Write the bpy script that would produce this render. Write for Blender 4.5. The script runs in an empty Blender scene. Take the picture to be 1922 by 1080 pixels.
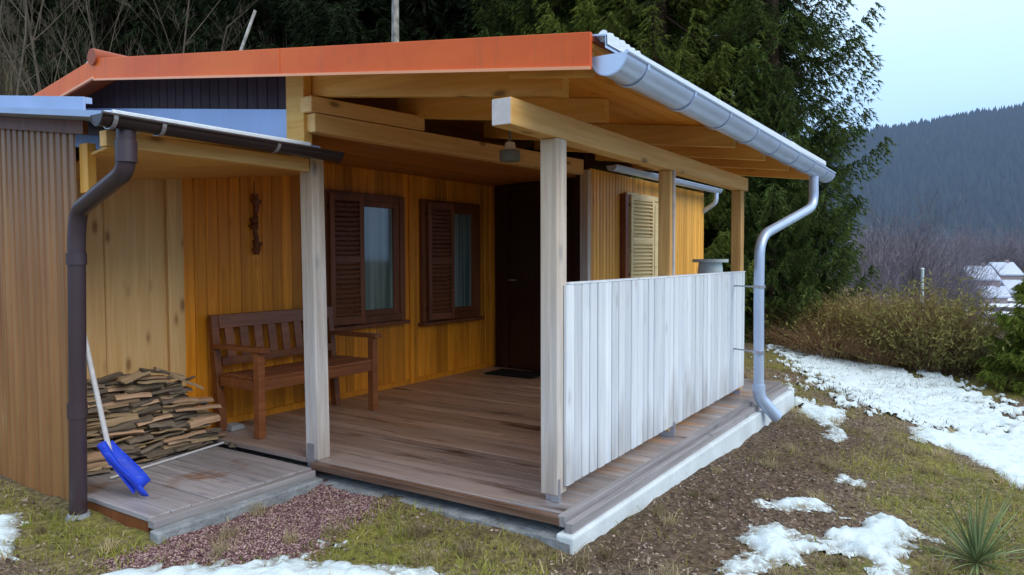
import bpy, math, random
import numpy as np
from mathutils import Vector, Matrix
random.seed(7); RNG = np.random.default_rng(7)
SC = bpy.context.scene
COL = SC.collection
PI = math.pi

# ------------------------------------------------------------------ terrain maths
CU, CV = -3.181, -1.81
def vnoise(x, y, s=0):
    x = np.asarray(x, float); y = np.asarray(y, float)
    xi = np.floor(x); yi = np.floor(y); fx = x-xi; fy = y-yi
    def h(a, b):
        t = np.sin(a*127.1+b*311.7+s*74.7)*43758.5453
        return t-np.floor(t)
    fx = fx*fx*(3-2*fx); fy = fy*fy*(3-2*fy)
    return (h(xi, yi)*(1-fx)+h(xi+1, yi)*fx)*(1-fy)+(h(xi, yi+1)*(1-fx)+h(xi+1, yi+1)*fx)*fy
def fbm(x, y, s=0, o=4):
    t = 0; a = .5
    for i in range(o):
        t = t+a*vnoise(x*2**i, y*2**i, s+i); a *= .5
    return t/(1-.5**o)
def sst(a, b, x):
    t = np.clip((x-a)/(b-a), 0, 1); return t*t*(3-2*t)
def rdof(u, v): return .548*(u-CU)-.836*(v-CV), .836*(u-CU)+.548*(v-CV)
def uvof(r, d): return CU+.548*r+.836*d, CV-.836*r+.548*d
GR = [-300,-10,0,1.5,3.6,4.6,7.5,12,40,80,4000]; GZ = [-.1,-.1,-.1,-.21,-.36,-.8,-.95,-2.2,-12,-18,-18]
def height(u, v, rough=True, house=True):
    u = np.asarray(u, float); v = np.asarray(v, float)
    r, d = rdof(u, v)
    g = (np.interp(r-.35, GR, GZ)+np.interp(r, GR, GZ)+np.interp(r+.35, GR, GZ))/3
    k = np.interp(d, [0,5,7,13,18,30], [1,.95,.85,.2,.1,.1])
    K = 1-(1-k)*sst(10, 6.5, r)
    z = g*K
    z = z+np.minimum(np.maximum(0, d-13)*.48, 24)*sst(13, 3, r)
    if rough:
        near = sst(60, 20, np.hypot(r, d))
        z = z+near*((fbm(u*1.3, v*1.3, 3)-.5)*.09+(fbm(u*6, v*6, 9)-.5)*.05+(vnoise(u*21, v*21, 13)-.5)*.012)
    if house:
        ins = ((u > -.1) & (u < 7.2) & (v > -.12) & (v < 5.5)) | ((u > -1.15) & (u < 0) & (v > 1.7) & (v < 5.5))
        z = np.where(ins, np.minimum(z, -.16), z)
    return z
def hz(u, v): return float(height(u, v))

POLY = {'snowfront': [[-1.65,1.43],[-1.44,1.36],[-1.23,1.0],[-1.02,.76],[-.96,.56],[-.76,.14],[-.93,-.05],[-1.77,1.24]],
'snowbit': [[-.86,.83],[-.77,.69],[-.85,.61],[-.93,.74]],
'snowleft': [[-1.5,2.55],[-1.39,2.48],[-1.57,2.17],[-1.72,1.87],[-1.86,1.93],[-1.65,2.64]],
'snowbig': [[.65,-.75],[.76,-.85],[.98,-.92],[.84,-.97],[.62,-1.01],[.72,-1.09],[.99,-1.05],[1.1,-1.15],[1.47,-1.24],[1.54,-1.39],[1.28,-1.63],[1.06,-1.5],[.67,-1.57],[.42,-1.57],[.29,-1.42],[.53,-1.3],[.54,-1.14],[.2,-1.05],[-.04,-1.05],[-.21,-.85],[.12,-.83],[.37,-.84]],
'snowstrip': [[1.07,-.7],[1.4,-.85],[1.57,-1.05],[1.33,-1.07],[1.24,-1.0],[1.17,-.9],[1.01,-.73]],
'snowsliver': [[2.28,-.94],[2.16,-1.14],[2.01,-1.12],[2.1,-.98]],
'snowpatch': [[5.92,.2],[4.7,-.24],[4.72,-.7],[3.94,-.71],[3.51,-.94],[3.2,-.77],[3.62,-.61],[4.05,-.34],[4.03,-.2]],
'band': [[9.8,1.26],[10.01,.56],[9.41,-.17],[8.25,-1.32],[6.89,-2.18],[6.22,-2.73],[5.58,-2.67],[6.09,-2.02],[5.35,-1.14],[5.17,-.73],[5.93,-.33],[8.45,.69]],
'clean': [[5.35,-1.14],[6.15,-2.02],[6.6,-3.2],[4.2,-4.0],[2.24,-2.35],[2.89,-2.04],[3.6,-1.82],[4.18,-1.56],[3.95,-1.29]],
'gravel': [[-1.13,1.62],[-.65,1.68],[-.33,1.79],[-.11,1.76],[-.11,1.46],[-.21,1.06],[-.4,.91],[-.75,.84],[-1.01,.78],[-1.27,1.02],[-1.45,1.45],[-1.2,1.42]]}
def sdpoly(u, v, P):
    """signed distance, positive inside"""
    P = np.array(P); n = len(P); dmin = np.full(u.shape, 1e9); ins = np.zeros(u.shape, bool)
    for i in range(n):
        a = P[i]; b = P[(i+1) % n]; e = b-a
        wx = u-a[0]; wy = v-a[1]
        t = np.clip((wx*e[0]+wy*e[1])/(e@e+1e-12), 0, 1)
        dmin = np.minimum(dmin, np.hypot(wx-t*e[0], wy-t*e[1]))
        c = ((a[1] > v) != (b[1] > v)) & (u < (b[0]-a[0])*(v-a[1])/(b[1]-a[1]+1e-12)+a[0])
        ins ^= c
    return np.where(ins, dmin, -dmin)

# ------------------------------------------------------------------ materials
MATS = {}
def newmat(name, rough=.7, metal=0., spec=.3):
    m = bpy.data.materials.new(name); m.use_nodes = True
    nt = m.node_tree; b = nt.nodes['Principled BSDF']
    b.inputs['Roughness'].default_value = rough; b.inputs['Metallic'].default_value = metal
    b.inputs['Specular IOR Level'].default_value = spec
    MATS[name] = m
    return m, nt, b
def N(nt, t, **k):
    n = nt.nodes.new(t)
    for a, v in k.items():
        if a.startswith('i_'): n.inputs[a[2:].replace('_', ' ')].default_value = v
        else: setattr(n, a, v)
    return n
def ramp(nt, src, stops, interp='LINEAR'):
    r = nt.nodes.new('ShaderNodeValToRGB'); r.color_ramp.interpolation = interp
    el = r.color_ramp.elements
    while len(el) < len(stops): el.new(.5)
    for e, (p, c) in zip(el, stops):
        e.position = p; e.color = (*c, 1) if len(c) == 3 else c
    nt.links.new(src, r.inputs[0]); return r.outputs[0]
def mix(nt, f, a, b, mode='MIX'):
    n = nt.nodes.new('ShaderNodeMix'); n.data_type = 'RGBA'; n.blend_type = mode
    for s, v in ((0, f), (6, a), (7, b)):
        if isinstance(v, (int, float)): n.inputs[s].default_value = v
        elif isinstance(v, tuple): n.inputs[s].default_value = (*v, 1)
        else: nt.links.new(v, n.inputs[s])
    return n.outputs[2]
def math_(nt, op, a, b=0., clamp=False):
    n = nt.nodes.new('ShaderNodeMath'); n.operation = op; n.use_clamp = clamp
    for i, v in enumerate((a, b)):
        if isinstance(v, (int, float)): n.inputs[i].default_value = v
        else: nt.links.new(v, n.inputs[i])
    return n.outputs[0]
def attr(nt, name):
    n = nt.nodes.new('ShaderNodeAttribute'); n.attribute_name = name; return n.outputs['Fac']
def noise(nt, vec, scale, detail=4, rough=.6, dist=0.):
    n = nt.nodes.new('ShaderNodeTexNoise'); n.inputs['Scale'].default_value = scale
    n.inputs['Detail'].default_value = detail; n.inputs['Roughness'].default_value = rough
    n.inputs['Distortion'].default_value = dist
    if vec is not None: nt.links.new(vec, n.inputs['Vector'])
    return n.outputs['Fac']
def mapping(nt, vec, scale=(1, 1, 1), loc=None):
    n = nt.nodes.new('ShaderNodeMapping'); n.inputs['Scale'].default_value = scale
    nt.links.new(vec, n.inputs['Vector'])
    if loc is not None: nt.links.new(loc, n.inputs['Location'])
    return n.outputs[0]
def bump(nt, b, h, strength=.3, dist=.01):
    n = nt.nodes.new('ShaderNodeBump'); n.inputs['Strength'].default_value = strength
    n.inputs['Distance'].default_value = dist
    nt.links.new(h, n.inputs['Height']); nt.links.new(n.outputs[0], b.inputs['Normal'])
def objc(nt): return nt.nodes.new('ShaderNodeTexCoord').outputs['Object']
def sepz(nt, vec, ax='Z'):
    n = nt.nodes.new('ShaderNodeSeparateXYZ'); nt.links.new(vec, n.inputs[0]); return n.outputs[ax]

def wood(name, c1, c2, axis='Z', var=.35, knots=.6, rough=.55, grey=None, stain=None, spec=.3, fine=1.0, knotcol=None):
    """planked wood: grain runs along axis; attribute rnd changes per board.
    grey=(colour, zlow, zhigh, amount): weathering that fades with height"""
    m, nt, b = newmat(name, rough, 0, spec)
    o = objc(nt); rn = attr(nt, 'rnd')
    cb = nt.nodes.new('ShaderNodeCombineXYZ')
    for i in range(3): nt.links.new(math_(nt, 'MULTIPLY', rn, 37.+11*i), cb.inputs[i])
    s = [26*fine]*3; s['XYZ'.index(axis)] = 1.3*fine
    mv = mapping(nt, o, tuple(s), cb.outputs[0])
    n1 = noise(nt, mv, 1., 6, .65, .6)
    s2 = [5]*3; s2['XYZ'.index(axis)] = .7
    n2 = noise(nt, mapping(nt, o, tuple(s2), cb.outputs[0]), 1., 3, .5)
    col = ramp(nt, n1, [(.32, tuple(x*.93 for x in c1)), (.66, c2)])
    col = mix(nt, math_(nt, 'MULTIPLY', n2, .55), col, tuple(x*.45 for x in c1))
    if knots:
        s3 = [8.5]*3; s3['XYZ'.index(axis)] = 3.4
        vo = nt.nodes.new('ShaderNodeTexVoronoi'); vo.inputs['Scale'].default_value = 1.
        nt.links.new(mapping(nt, o, tuple(s3), cb.outputs[0]), vo.inputs['Vector'])
        k = ramp(nt, vo.outputs['Distance'], [(.0, (1, 1, 1)), (.1, (1, 1, 1)), (.15, (.4, .4, .4)), (.25, (0, 0, 0))])
        bw = nt.nodes.new('ShaderNodeSeparateColor'); nt.links.new(vo.outputs['Color'], bw.inputs[0])
        kk = math_(nt, 'MULTIPLY', math_(nt, 'GREATER_THAN', bw.outputs[0], .42), k)
        col = mix(nt, math_(nt, 'MULTIPLY', kk, knots), col, knotcol or tuple(x*.22 for x in c1))
    for gr_ in ([] if not grey else grey if isinstance(grey, list) else [grey]):
        gc, z0, z1, am = gr_[:4]
        zz = sepz(nt, o, gr_[4] if len(gr_) > 4 else 'Z')
        f = nt.nodes.new('ShaderNodeMapRange'); f.inputs[1].default_value = z0; f.inputs[2].default_value = z1
        f.inputs[3].default_value = 1; f.inputs[4].default_value = 0
        nt.links.new(math_(nt, 'ADD', zz, math_(nt, 'MULTIPLY', math_(nt, 'SUBTRACT', n2, .5), 1.4)), f.inputs[0])
        gcol = ramp(nt, n1, [(.3, tuple(x*.6 for x in gc)), (.72, gc)])
        col = mix(nt, math_(nt, 'MULTIPLY', f.outputs[0], am, True), col, gcol)
    if stain:
        sc, ss, th = stain
        f = ramp(nt, noise(nt, mapping(nt, o, ss), 1., 4, .6), [(th, (0, 0, 0)), (th+.12, (1, 1, 1))])
        col = mix(nt, f, col, sc, 'MULTIPLY')
    br = math_(nt, 'ADD', math_(nt, 'MULTIPLY', rn, var), 1-var*.5)
    col = mix(nt, 1., col, br, 'MULTIPLY')
    nt.links.new(col, b.inputs['Base Color'])
    bump(nt, b, n1, .35, .004)
    return m
def simple(name, c, rough=.6, metal=0., spec=.3, var=.25, scale=8, bmp=.1, c2=None, bd=.01):
    m, nt, b = newmat(name, rough, metal, spec)
    o = objc(nt); n1 = noise(nt, o, scale, 5, .6)
    c2 = c2 or tuple(x*(1-var) for x in c)
    nt.links.new(ramp(nt, n1, [(.32, c2), (.68, c)]), b.inputs['Base Color'])
    if bmp: bump(nt, b, noise(nt, o, scale*5, 4), bmp, bd)
    return m
def leafmat(name, c1, c2, trans=.25, rough=.7, tip=None):
    m, nt, b = newmat(name, rough, 0, .2)
    rn = attr(nt, 'rnd'); oi = nt.nodes.new('ShaderNodeObjectInfo')
    col = ramp(nt, rn, [(0, c1), (1, c2)])
    col = mix(nt, 1., col, math_(nt, 'ADD', math_(nt, 'MULTIPLY', oi.outputs['Random'], .5), .75), 'MULTIPLY')
    nt.links.new(col, b.inputs['Base Color'])
    t = nt.nodes.new('ShaderNodeBsdfTranslucent'); nt.links.new(col, t.inputs[0])
    mx = nt.nodes.new('ShaderNodeMixShader'); mx.inputs[0].default_value = trans
    nt.links.new(b.outputs[0], mx.inputs[1]); nt.links.new(t.outputs[0], mx.inputs[2])
    nt.links.new(mx.outputs[0], nt.nodes['Material Output'].inputs[0])
    return m

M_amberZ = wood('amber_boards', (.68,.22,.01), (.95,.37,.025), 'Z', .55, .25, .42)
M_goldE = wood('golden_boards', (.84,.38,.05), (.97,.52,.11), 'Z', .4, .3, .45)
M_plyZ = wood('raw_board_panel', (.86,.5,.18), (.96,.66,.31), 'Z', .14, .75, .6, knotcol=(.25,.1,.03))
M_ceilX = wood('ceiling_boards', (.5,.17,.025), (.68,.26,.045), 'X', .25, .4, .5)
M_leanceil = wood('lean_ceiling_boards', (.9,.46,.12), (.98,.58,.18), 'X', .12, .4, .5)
M_plankX = wood('roof_planks', (.86,.3,.025), (.98,.43,.06), 'X', .25, .45, .5)
M_beamX = wood('beam_timber_x', (.85,.46,.13), (.98,.64,.26), 'X', .2, .8, .55, knotcol=(.2,.09,.03))
M_beamY = wood('beam_timber_y', (.82,.42,.08), (.96,.56,.15), 'Y', .2, .85, .55, knotcol=(.2,.09,.03))
M_post = wood('weathered_post', (.6,.42,.25), (.84,.68,.48), 'Z', .15, .75, .65, grey=[((.78,.77,.79), .7, 2.1, .72), ((.3,.21,.14), -.25, .3, .8)], knotcol=(.15,.12,.1))
M_postin = wood('amber_post', (.64,.34,.1), (.84,.52,.2), 'Z', .2, .5, .6)
M_rail = wood('railing_boards', (.74,.82,.94), (.92,.97,1.), 'Z', .2, .35, .6, knotcol=(.3,.29,.3), grey=((.4,.38,.36), .0, .3, .55))
M_deck = wood('deck_boards', (.33,.18,.105), (.6,.39,.28), 'Y', .5, .45, .38, stain=((.25,.16,.11), (7,1.0,1), .57), spec=.5, grey=[((.56,.48,.47), -3.1, -2.1, .7, 'X'), ((.42,.39,.4), -1.62, -1.4, .9, 'Y')])
M_deckout = wood('deck_boards_outer', (.3,.28,.29), (.54,.5,.53), 'Y', .4, .35, .4, stain=((.62,.33,.17), (2.,2.6,1), .55), spec=.5)
M_deckedge = wood('deck_edge_board', (.24,.22,.22), (.42,.4,.42), 'X', .3, .4, .5, spec=.5)
M_wet = wood('wet_edge_board', (.1,.05,.03), (.24,.15,.11), 'Y', .3, .3, .35, spec=.5)
M_dark = wood('dark_brown_wood', (.17,.052,.018), (.29,.1,.038), 'Z', .3, .3, .4)
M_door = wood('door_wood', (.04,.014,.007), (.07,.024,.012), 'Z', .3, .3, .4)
M_bench = wood('bench_wood', (.22,.068,.022), (.36,.125,.045), 'X', .4, .3, .35, spec=.45)
M_shutE = wood('pale_shutter_wood', (.78,.6,.3), (.9,.74,.42), 'X', .15, .3, .5)
M_log1 = wood('split_log', (.36,.24,.13), (.72,.54,.33), 'X', .7, .2, .8, fine=1.6)
M_log2 = wood('split_log_reddish', (.4,.24,.14), (.6,.4,.26), 'X', .6, .2, .8, fine=1.6)
M_log3 = wood('split_log_grey', (.1,.075,.055), (.34,.27,.2), 'X', .6, .2, .8, fine=1.6)
def orangemat():
    m, nt, b = newmat('orange_sheet', .42, 0, .4); o = objc(nt)
    c = ramp(nt, noise(nt, mapping(nt, o, (1, 1.1, 2)), 1., 4, .6), [(.3, (.62,.08,.006)), (.7, (.78,.15,.01))])
    st = ramp(nt, noise(nt, mapping(nt, o, (5, 24, 1.2)), 1., 4, .7), [(.55, (0,0,0)), (.75, (.45,.45,.45))])
    nt.links.new(mix(nt, st, c, (.3,.09,.04)), b.inputs['Base Color']); bump(nt, b, noise(nt, o, 3, 2), .25, .02)
    return m
M_orange = orangemat()
M_orangelip = simple('orange_sheet_lip', (.85,.38,.2), .4, 0, .4, .1, 1.5, 0)
M_zinc = simple('zinc_sheet', (.55,.68,.9), .36, .4, .5, .12, 3, 0)
M_roofm = simple('roof_sheet', (.35,.07,.02), .5, 0, .4, .2, 3, 0)
M_bluem = simple('blue_grey_flashing', (.36,.48,.72), .4, .35, .5, .14, 2.5, .02)
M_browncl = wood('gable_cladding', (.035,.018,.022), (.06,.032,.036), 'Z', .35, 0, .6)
M_pipeb = simple('brown_plastic', (.06,.04,.05), .33, 0, .5, .2, 3, 0)
M_gutb = simple('dark_gutter', (.03,.018,.018), .3, 0, .5, .2, 3, 0)
M_galv = simple('bracket_steel', (.5,.5,.55), .35, .7, .5, .2, 9, 0)
M_conc = simple('foundation_render', (.72,.8,.84), .85, 0, .2, .22, 4, .4, bd=.01)
M_concd = simple('grey_concrete', (.34,.37,.4), .9, 0, .2, .45, 9, .6, bd=.02)
def snowmat():
    m, nt, b = newmat('ground_snow', .6, 0, .25); o = objc(nt)
    n = noise(nt, o, 34, 4, .7); e = attr(nt, 'edge')
    f = math_(nt, 'MULTIPLY', e, ramp(nt, n, [(.42, (0,0,0)), (.5, (1,1,1))]))
    c = mix(nt, f, ramp(nt, noise(nt, o, 7, 4), [(.3, (.6,.72,.78)), (.7, (.7,.82,.87))]), (.2,.17,.13))
    nt.links.new(c, b.inputs['Base Color']); bump(nt, b, noise(nt, o, 22, 5), .5, .03)
    return m
M_gsnow = snowmat()
M_snow = simple('snow_surface', (.72,.8,.86), .6, 0, .25, .04, 12, .35, bd=.02)
def bluemat():
    m, nt, b = newmat('blue_plastic', .4, 0, .5); o = objc(nt)
    c = ramp(nt, noise(nt, o, 9, 4), [(.3, (.01,.045,.55)), (.7, (.02,.08,.8))])
    sc_ = ramp(nt, noise(nt, mapping(nt, o, (30, 30, 160)), 1., 5, .7), [(.6, (0,0,0)), (.68, (1,1,1))])
    nt.links.new(mix(nt, math_(nt, 'MULTIPLY', sc_, .45), c, (.4,.45,.6)), b.inputs['Base Color']); return m
M_blue = bluemat()
M_handle = simple('pale_handle', (.62,.6,.6), .5, 0, .3, .2, 20, 0)
M_white = simple('white_plastic', (.6,.72,.76), .4, 0, .5, .1, 5, 0)
M_lampg = simple('lamp_grey', (.22,.24,.2), .5, 0, .4, .2, 10, 0)
M_lampw = simple('lamp_glass', (.85,.8,.65), .3, 0, .5, .05, 10, 0)
M_black = simple('black_iron', (.015,.012,.012), .5, 0, .4, .2, 10, 0)
M_mat = simple('doormat', (.02,.022,.02), .95, 0, .1, .4, 40, .5)
M_stone = simple('pale_stone', (.36,.36,.36), .9, 0, .2, .4, 14, .5, bd=.01)
M_curtain = simple('curtain_cloth', (.2,.27,.25), .9, 0, .1, .35, 6, 0)
M_bark = simple('spruce_bark', (.07,.05,.035), .9, 0, .1, .5, 10, .5, bd=.03)
M_greybark = simple('bare_bark', (.15,.13,.1), .9, 0, .1, .4, 5, .3)
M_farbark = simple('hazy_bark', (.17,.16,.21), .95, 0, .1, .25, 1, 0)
M_birch = simple('birch_bark', (.6,.6,.58), .8, 0, .2, .7, 5, .2)
M_spr = leafmat('spruce_needles', (.008,.018,.006), (.085,.13,.028))
M_spr2 = leafmat('olive_spruce_needles', (.014,.028,.006), (.19,.25,.04))
M_sprd = leafmat('dark_spruce_needles', (.004,.011,.005), (.026,.045,.016))
M_grass = leafmat('grass_blades', (.1,.13,.02), (.42,.42,.09), .3)
M_dry = leafmat('dry_grass_blades', (.18,.14,.07), (.66,.55,.32), .3)
M_litter = leafmat('leaf_litter', (.06,.04,.032), (.46,.37,.3), .1)
M_brush = leafmat('brush_stems', (.03,.026,.016), (.16,.135,.09), .1)
M_bush = leafmat('bush_foliage', (.06,.06,.018), (.34,.31,.1), .25)
M_rusty = leafmat('rusty_stems', (.14,.06,.03), (.46,.3,.17), .1)
M_yucca = leafmat('yucca_blades', (.07,.11,.04), (.3,.38,.18), .15, .45)
M_gravel = leafmat('gravel_stones', (.12,.05,.055), (.68,.48,.48), 0, .8)
M_peb = M_gravel

def glassmat():
    m, nt, b = newmat('window_glass', .04, 0, .6)
    b.inputs['Base Color'].default_value = (.015,.03,.028,1)
    b.inputs['Coat Weight'].default_value = .5
    return m
M_glass = glassmat()

def groundmat():
    m, nt, b = newmat('ground_soil', .95, 0, .15)
    o = objc(nt)
    n1 = noise(nt, o, 1.1, 6, .65); n2 = noise(nt, o, 30, 5, .7); n3 = noise(nt, o, 7, 5, .6)
    soil = ramp(nt, n2, [(.3, (.05,.034,.025)), (.5, (.16,.12,.09)), (.72, (.38,.3,.24))])
    gr = ramp(nt, n2, [(.3, (.08,.08,.02)), (.7, (.34,.31,.085))])
    f = math_(nt, 'MULTIPLY', attr(nt, 'green'), ramp(nt, n3, [(.3, (.2,.2,.2)), (.55, (1,1,1))]))
    col = mix(nt, f, soil, gr)
    col = mix(nt, attr(nt, 'dirt'), col, (.72,.66,.64), 'MULTIPLY')
    grv = ramp(nt, noise(nt, o, 60, 3, .7), [(.35, (.07,.035,.045)), (.6, (.22,.13,.15)), (.8, (.45,.36,.38))])
    col = mix(nt, attr(nt, 'gravel'), col, grv)
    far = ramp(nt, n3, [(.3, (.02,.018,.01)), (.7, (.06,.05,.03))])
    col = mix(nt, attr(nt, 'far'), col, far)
    nt.links.new(col, b.inputs['Base Color'])
    bump(nt, b, n2, .8, .03)
    return m
M_ground = groundmat()

# haze for things hundreds of metres away: a share of scattered skylight
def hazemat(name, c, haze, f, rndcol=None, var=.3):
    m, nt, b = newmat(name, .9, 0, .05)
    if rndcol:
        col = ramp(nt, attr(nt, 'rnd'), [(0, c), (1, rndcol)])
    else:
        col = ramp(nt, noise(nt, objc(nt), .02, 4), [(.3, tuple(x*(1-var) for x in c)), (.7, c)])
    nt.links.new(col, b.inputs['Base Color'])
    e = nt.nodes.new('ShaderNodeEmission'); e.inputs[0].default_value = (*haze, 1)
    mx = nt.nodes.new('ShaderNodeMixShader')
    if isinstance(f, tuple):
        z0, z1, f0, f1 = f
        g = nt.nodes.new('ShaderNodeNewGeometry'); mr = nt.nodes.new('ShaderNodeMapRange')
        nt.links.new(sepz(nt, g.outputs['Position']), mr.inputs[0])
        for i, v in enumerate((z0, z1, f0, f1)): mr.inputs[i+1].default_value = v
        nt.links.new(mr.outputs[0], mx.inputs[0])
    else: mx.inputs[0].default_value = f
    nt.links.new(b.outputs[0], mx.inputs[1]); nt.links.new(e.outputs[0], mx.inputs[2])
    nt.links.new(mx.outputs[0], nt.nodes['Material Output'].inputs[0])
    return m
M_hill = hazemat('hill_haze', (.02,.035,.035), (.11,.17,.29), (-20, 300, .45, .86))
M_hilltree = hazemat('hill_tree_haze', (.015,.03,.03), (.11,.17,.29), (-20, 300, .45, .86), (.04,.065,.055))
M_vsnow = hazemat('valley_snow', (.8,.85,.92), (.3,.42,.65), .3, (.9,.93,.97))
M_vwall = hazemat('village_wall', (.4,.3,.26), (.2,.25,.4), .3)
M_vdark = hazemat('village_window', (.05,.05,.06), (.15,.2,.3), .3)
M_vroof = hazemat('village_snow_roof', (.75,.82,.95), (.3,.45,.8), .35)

# ------------------------------------------------------------------ mesh builder
class MB:
    def __init__(s): s.v = []; s.f = []; s.r = []; s.m = []; s.n = 0; s.mi = 0; s.rnd = None
    def add(s, vs, fs, rnd=None):
        r = rnd if rnd is not None else (s.rnd if s.rnd is not None else random.random())
        s.v += [tuple(map(float, p)) for p in vs]
        s.f += [tuple(i+s.n for i in f) for f in fs]
        s.r += [r]*len(vs); s.m += [s.mi]*len(fs); s.n += len(vs); return s
    def box(s, a, b, rnd=None, ch=.0):
        x0, y0, z0 = a; x1, y1, z1 = b
        return s.hexa([(x0,y0,z0),(x1,y0,z0),(x1,y1,z0),(x0,y1,z0),(x0,y0,z1),(x1,y0,z1),(x1,y1,z1),(x0,y1,z1)], rnd)
    def hexa(s, P, rnd=None):
        return s.add(P, [(3,2,1,0),(4,5,6,7),(0,1,5,4),(1,2,6,5),(2,3,7,6),(3,0,4,7)], rnd)
    def quad(s, P, rnd=None): return s.add(P, [(0,1,2,3)], rnd)
    def bar(s, p, q, w, h, up=(0, 0, 1), rnd=None):
        p = Vector(p); q = Vector(q); d = (q-p).normalized(); up = Vector(up)
        x = d.cross(up)
        if x.length < 1e-3: x = d.cross(Vector((1, 0, 0)))
        x.normalize(); y = x.cross(d)
        P = []
        for c in (p, q):
            for a, bb in ((-1,-1),(1,-1),(1,1),(-1,1)): P.append(c+x*a*w/2+y*bb*h/2)
        return s.add(P, [(3,2,1,0),(4,5,6,7),(0,1,5,4),(1,2,6,5),(2,3,7,6),(3,0,4,7)], rnd)
    def tube(s, pts, rad, n=12, cap=True, rnd=None, arc=None):
        pts = [Vector(p) for p in pts]; k = len(pts)
        if not isinstance(rad, (list, tuple)): rad = [rad]*k
        V = []; F = []
        t0 = (pts[1]-pts[0]).normalized()
        x = t0.cross(Vector((0, 0, 1)))
        if x.length < 1e-2: x = t0.cross(Vector((1, 0, 0)))
        x.normalize()
        for i, p in enumerate(pts):
            t = ((pts[min(i+1, k-1)]-pts[max(i-1, 0)])).normalized()
            x = (x-t*x.dot(t)).normalized(); y = t.cross(x)
            for j in range(n):
                a = 2*PI*j/n; V.append(p+(x*math.cos(a)+y*math.sin(a))*rad[i])
        for i in range(k-1):
            for j in range(n):
                a = i*n+j; b = i*n+(j+1) % n; F.append((a, b, b+n, a+n))
        if cap: F.append(tuple(range(n))[::-1]); F.append(tuple((k-1)*n+j for j in range(n)))
        return s.add(V, F, rnd)
    def build(s, name, mats, parent=None, smooth=False, bevel=0., loc=None):
        me = bpy.data.meshes.new(name)
        off = Vector((0, 0, 0))
        if parent is not None and loc is None:
            q = parent
            while q is not None: off += Vector(q.location); q = q.parent
        if loc is not None: off = Vector(loc)
        V = np.array(s.v, float)-np.array(off)
        me.from_pydata(V.tolist(), [], s.f)
        if not isinstance(mats, (list, tuple)): mats = [mats]
        for m in mats: me.materials.append(m)
        if len(mats) > 1: me.polygons.foreach_set('material_index', s.m)
        a = me.attributes.new('rnd', 'FLOAT', 'POINT'); a.data.foreach_set('value', s.r)
        if smooth: me.polygons.foreach_set('use_smooth', [True]*len(me.polygons))
        me.update()
        o = bpy.data.objects.new(name, me); COL.objects.link(o)
        if parent is not None and loc is None: o.parent = parent
        elif parent is not None: o.parent = parent
        else: o.location = off
        if bevel:
            md = o.modifiers.new('bevel', 'BEVEL'); md.width = bevel; md.segments = 2; md.limit_method = 'ANGLE'
        if smooth:
            md = o.modifiers.new('es', 'EDGE_SPLIT'); md.split_angle = math.radians(40)
        return o
def npmesh(name, V, F, rnd, mat, loc=(0, 0, 0), attrs=None, smooth=False):
    """V (n,3), F (m,k) uniform faces"""
    me = bpy.data.meshes.new(name); V = np.asarray(V, np.float32)-np.array(loc, np.float32)
    F = np.asarray(F, np.int32); k = F.shape[1]
    me.vertices.add(len(V)); me.vertices.foreach_set('co', V.ravel())
    me.loops.add(F.size); me.loops.foreach_set('vertex_index', F.ravel())
    me.polygons.add(len(F)); me.polygons.foreach_set('loop_start', np.arange(0, F.size, k, dtype=np.int32))
    me.update(calc_edges=True)
    if smooth: me.polygons.foreach_set('use_smooth', np.ones(len(F), bool))
    A = dict(attrs or {})
    if rnd is not None: A['rnd'] = rnd
    for n_, a in A.items():
        at = me.attributes.new(n_, 'FLOAT', 'POINT'); at.data.foreach_set('value', np.asarray(a, np.float32))
    me.materials.append(mat)
    o = bpy.data.objects.new(name, me); COL.objects.link(o); o.location = loc
    return o
def tag(o, label=None, cat=None, group=None, kind=None):
    if label: o['label'] = label
    if cat: o['category'] = cat
    if group: o['group'] = group
    if kind: o['kind'] = kind
    return o
def empty(name, loc=(0, 0, 0)):
    o = bpy.data.objects.new(name, None); COL.objects.link(o); o.location = loc; o.empty_display_size = .2
    return o
def boards(mb, p0, p1, z0, z1, w, t, nrm, gap=.004, jit=.0, ztop=None, lip=.3):
    """vertical boards from p0 to p1 (xy), thickness t along nrm, with chamfered front edges"""
    p0 = Vector((*p0, 0)); p1 = Vector((*p1, 0)); L = (p1-p0).length; d = (p1-p0)/L; n = Vector((*nrm, 0)).normalized()
    k = max(1, round(L/w)); w = L/k
    for i in range(k):
        a = p0+d*(i*w+gap/2); b = p0+d*((i+1)*w-gap/2); c = min(.006, w*.1)
        j = random.uniform(-jit, jit); zt = z1 if ztop is None else None
        V = []
        for z in (0, 1):
            for q, e in ((a, 0), (a, t-c), (a+d*c, t), (b-d*c, t), (b, t-c), (b, 0)):
                P = q+n*(e+j); zz = (z0 if z == 0 else (z1 if ztop is None else ztop(P)))
                V.append((P.x, P.y, zz))
        F = [(0,1,7,6),(1,2,8,7),(2,3,9,8),(3,4,10,9),(4,5,11,10),(5,0,6,11),(0,5,4,3,2,1),(6,7,8,9,10,11)]
        mb.add(V, F)
    return mb

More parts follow.
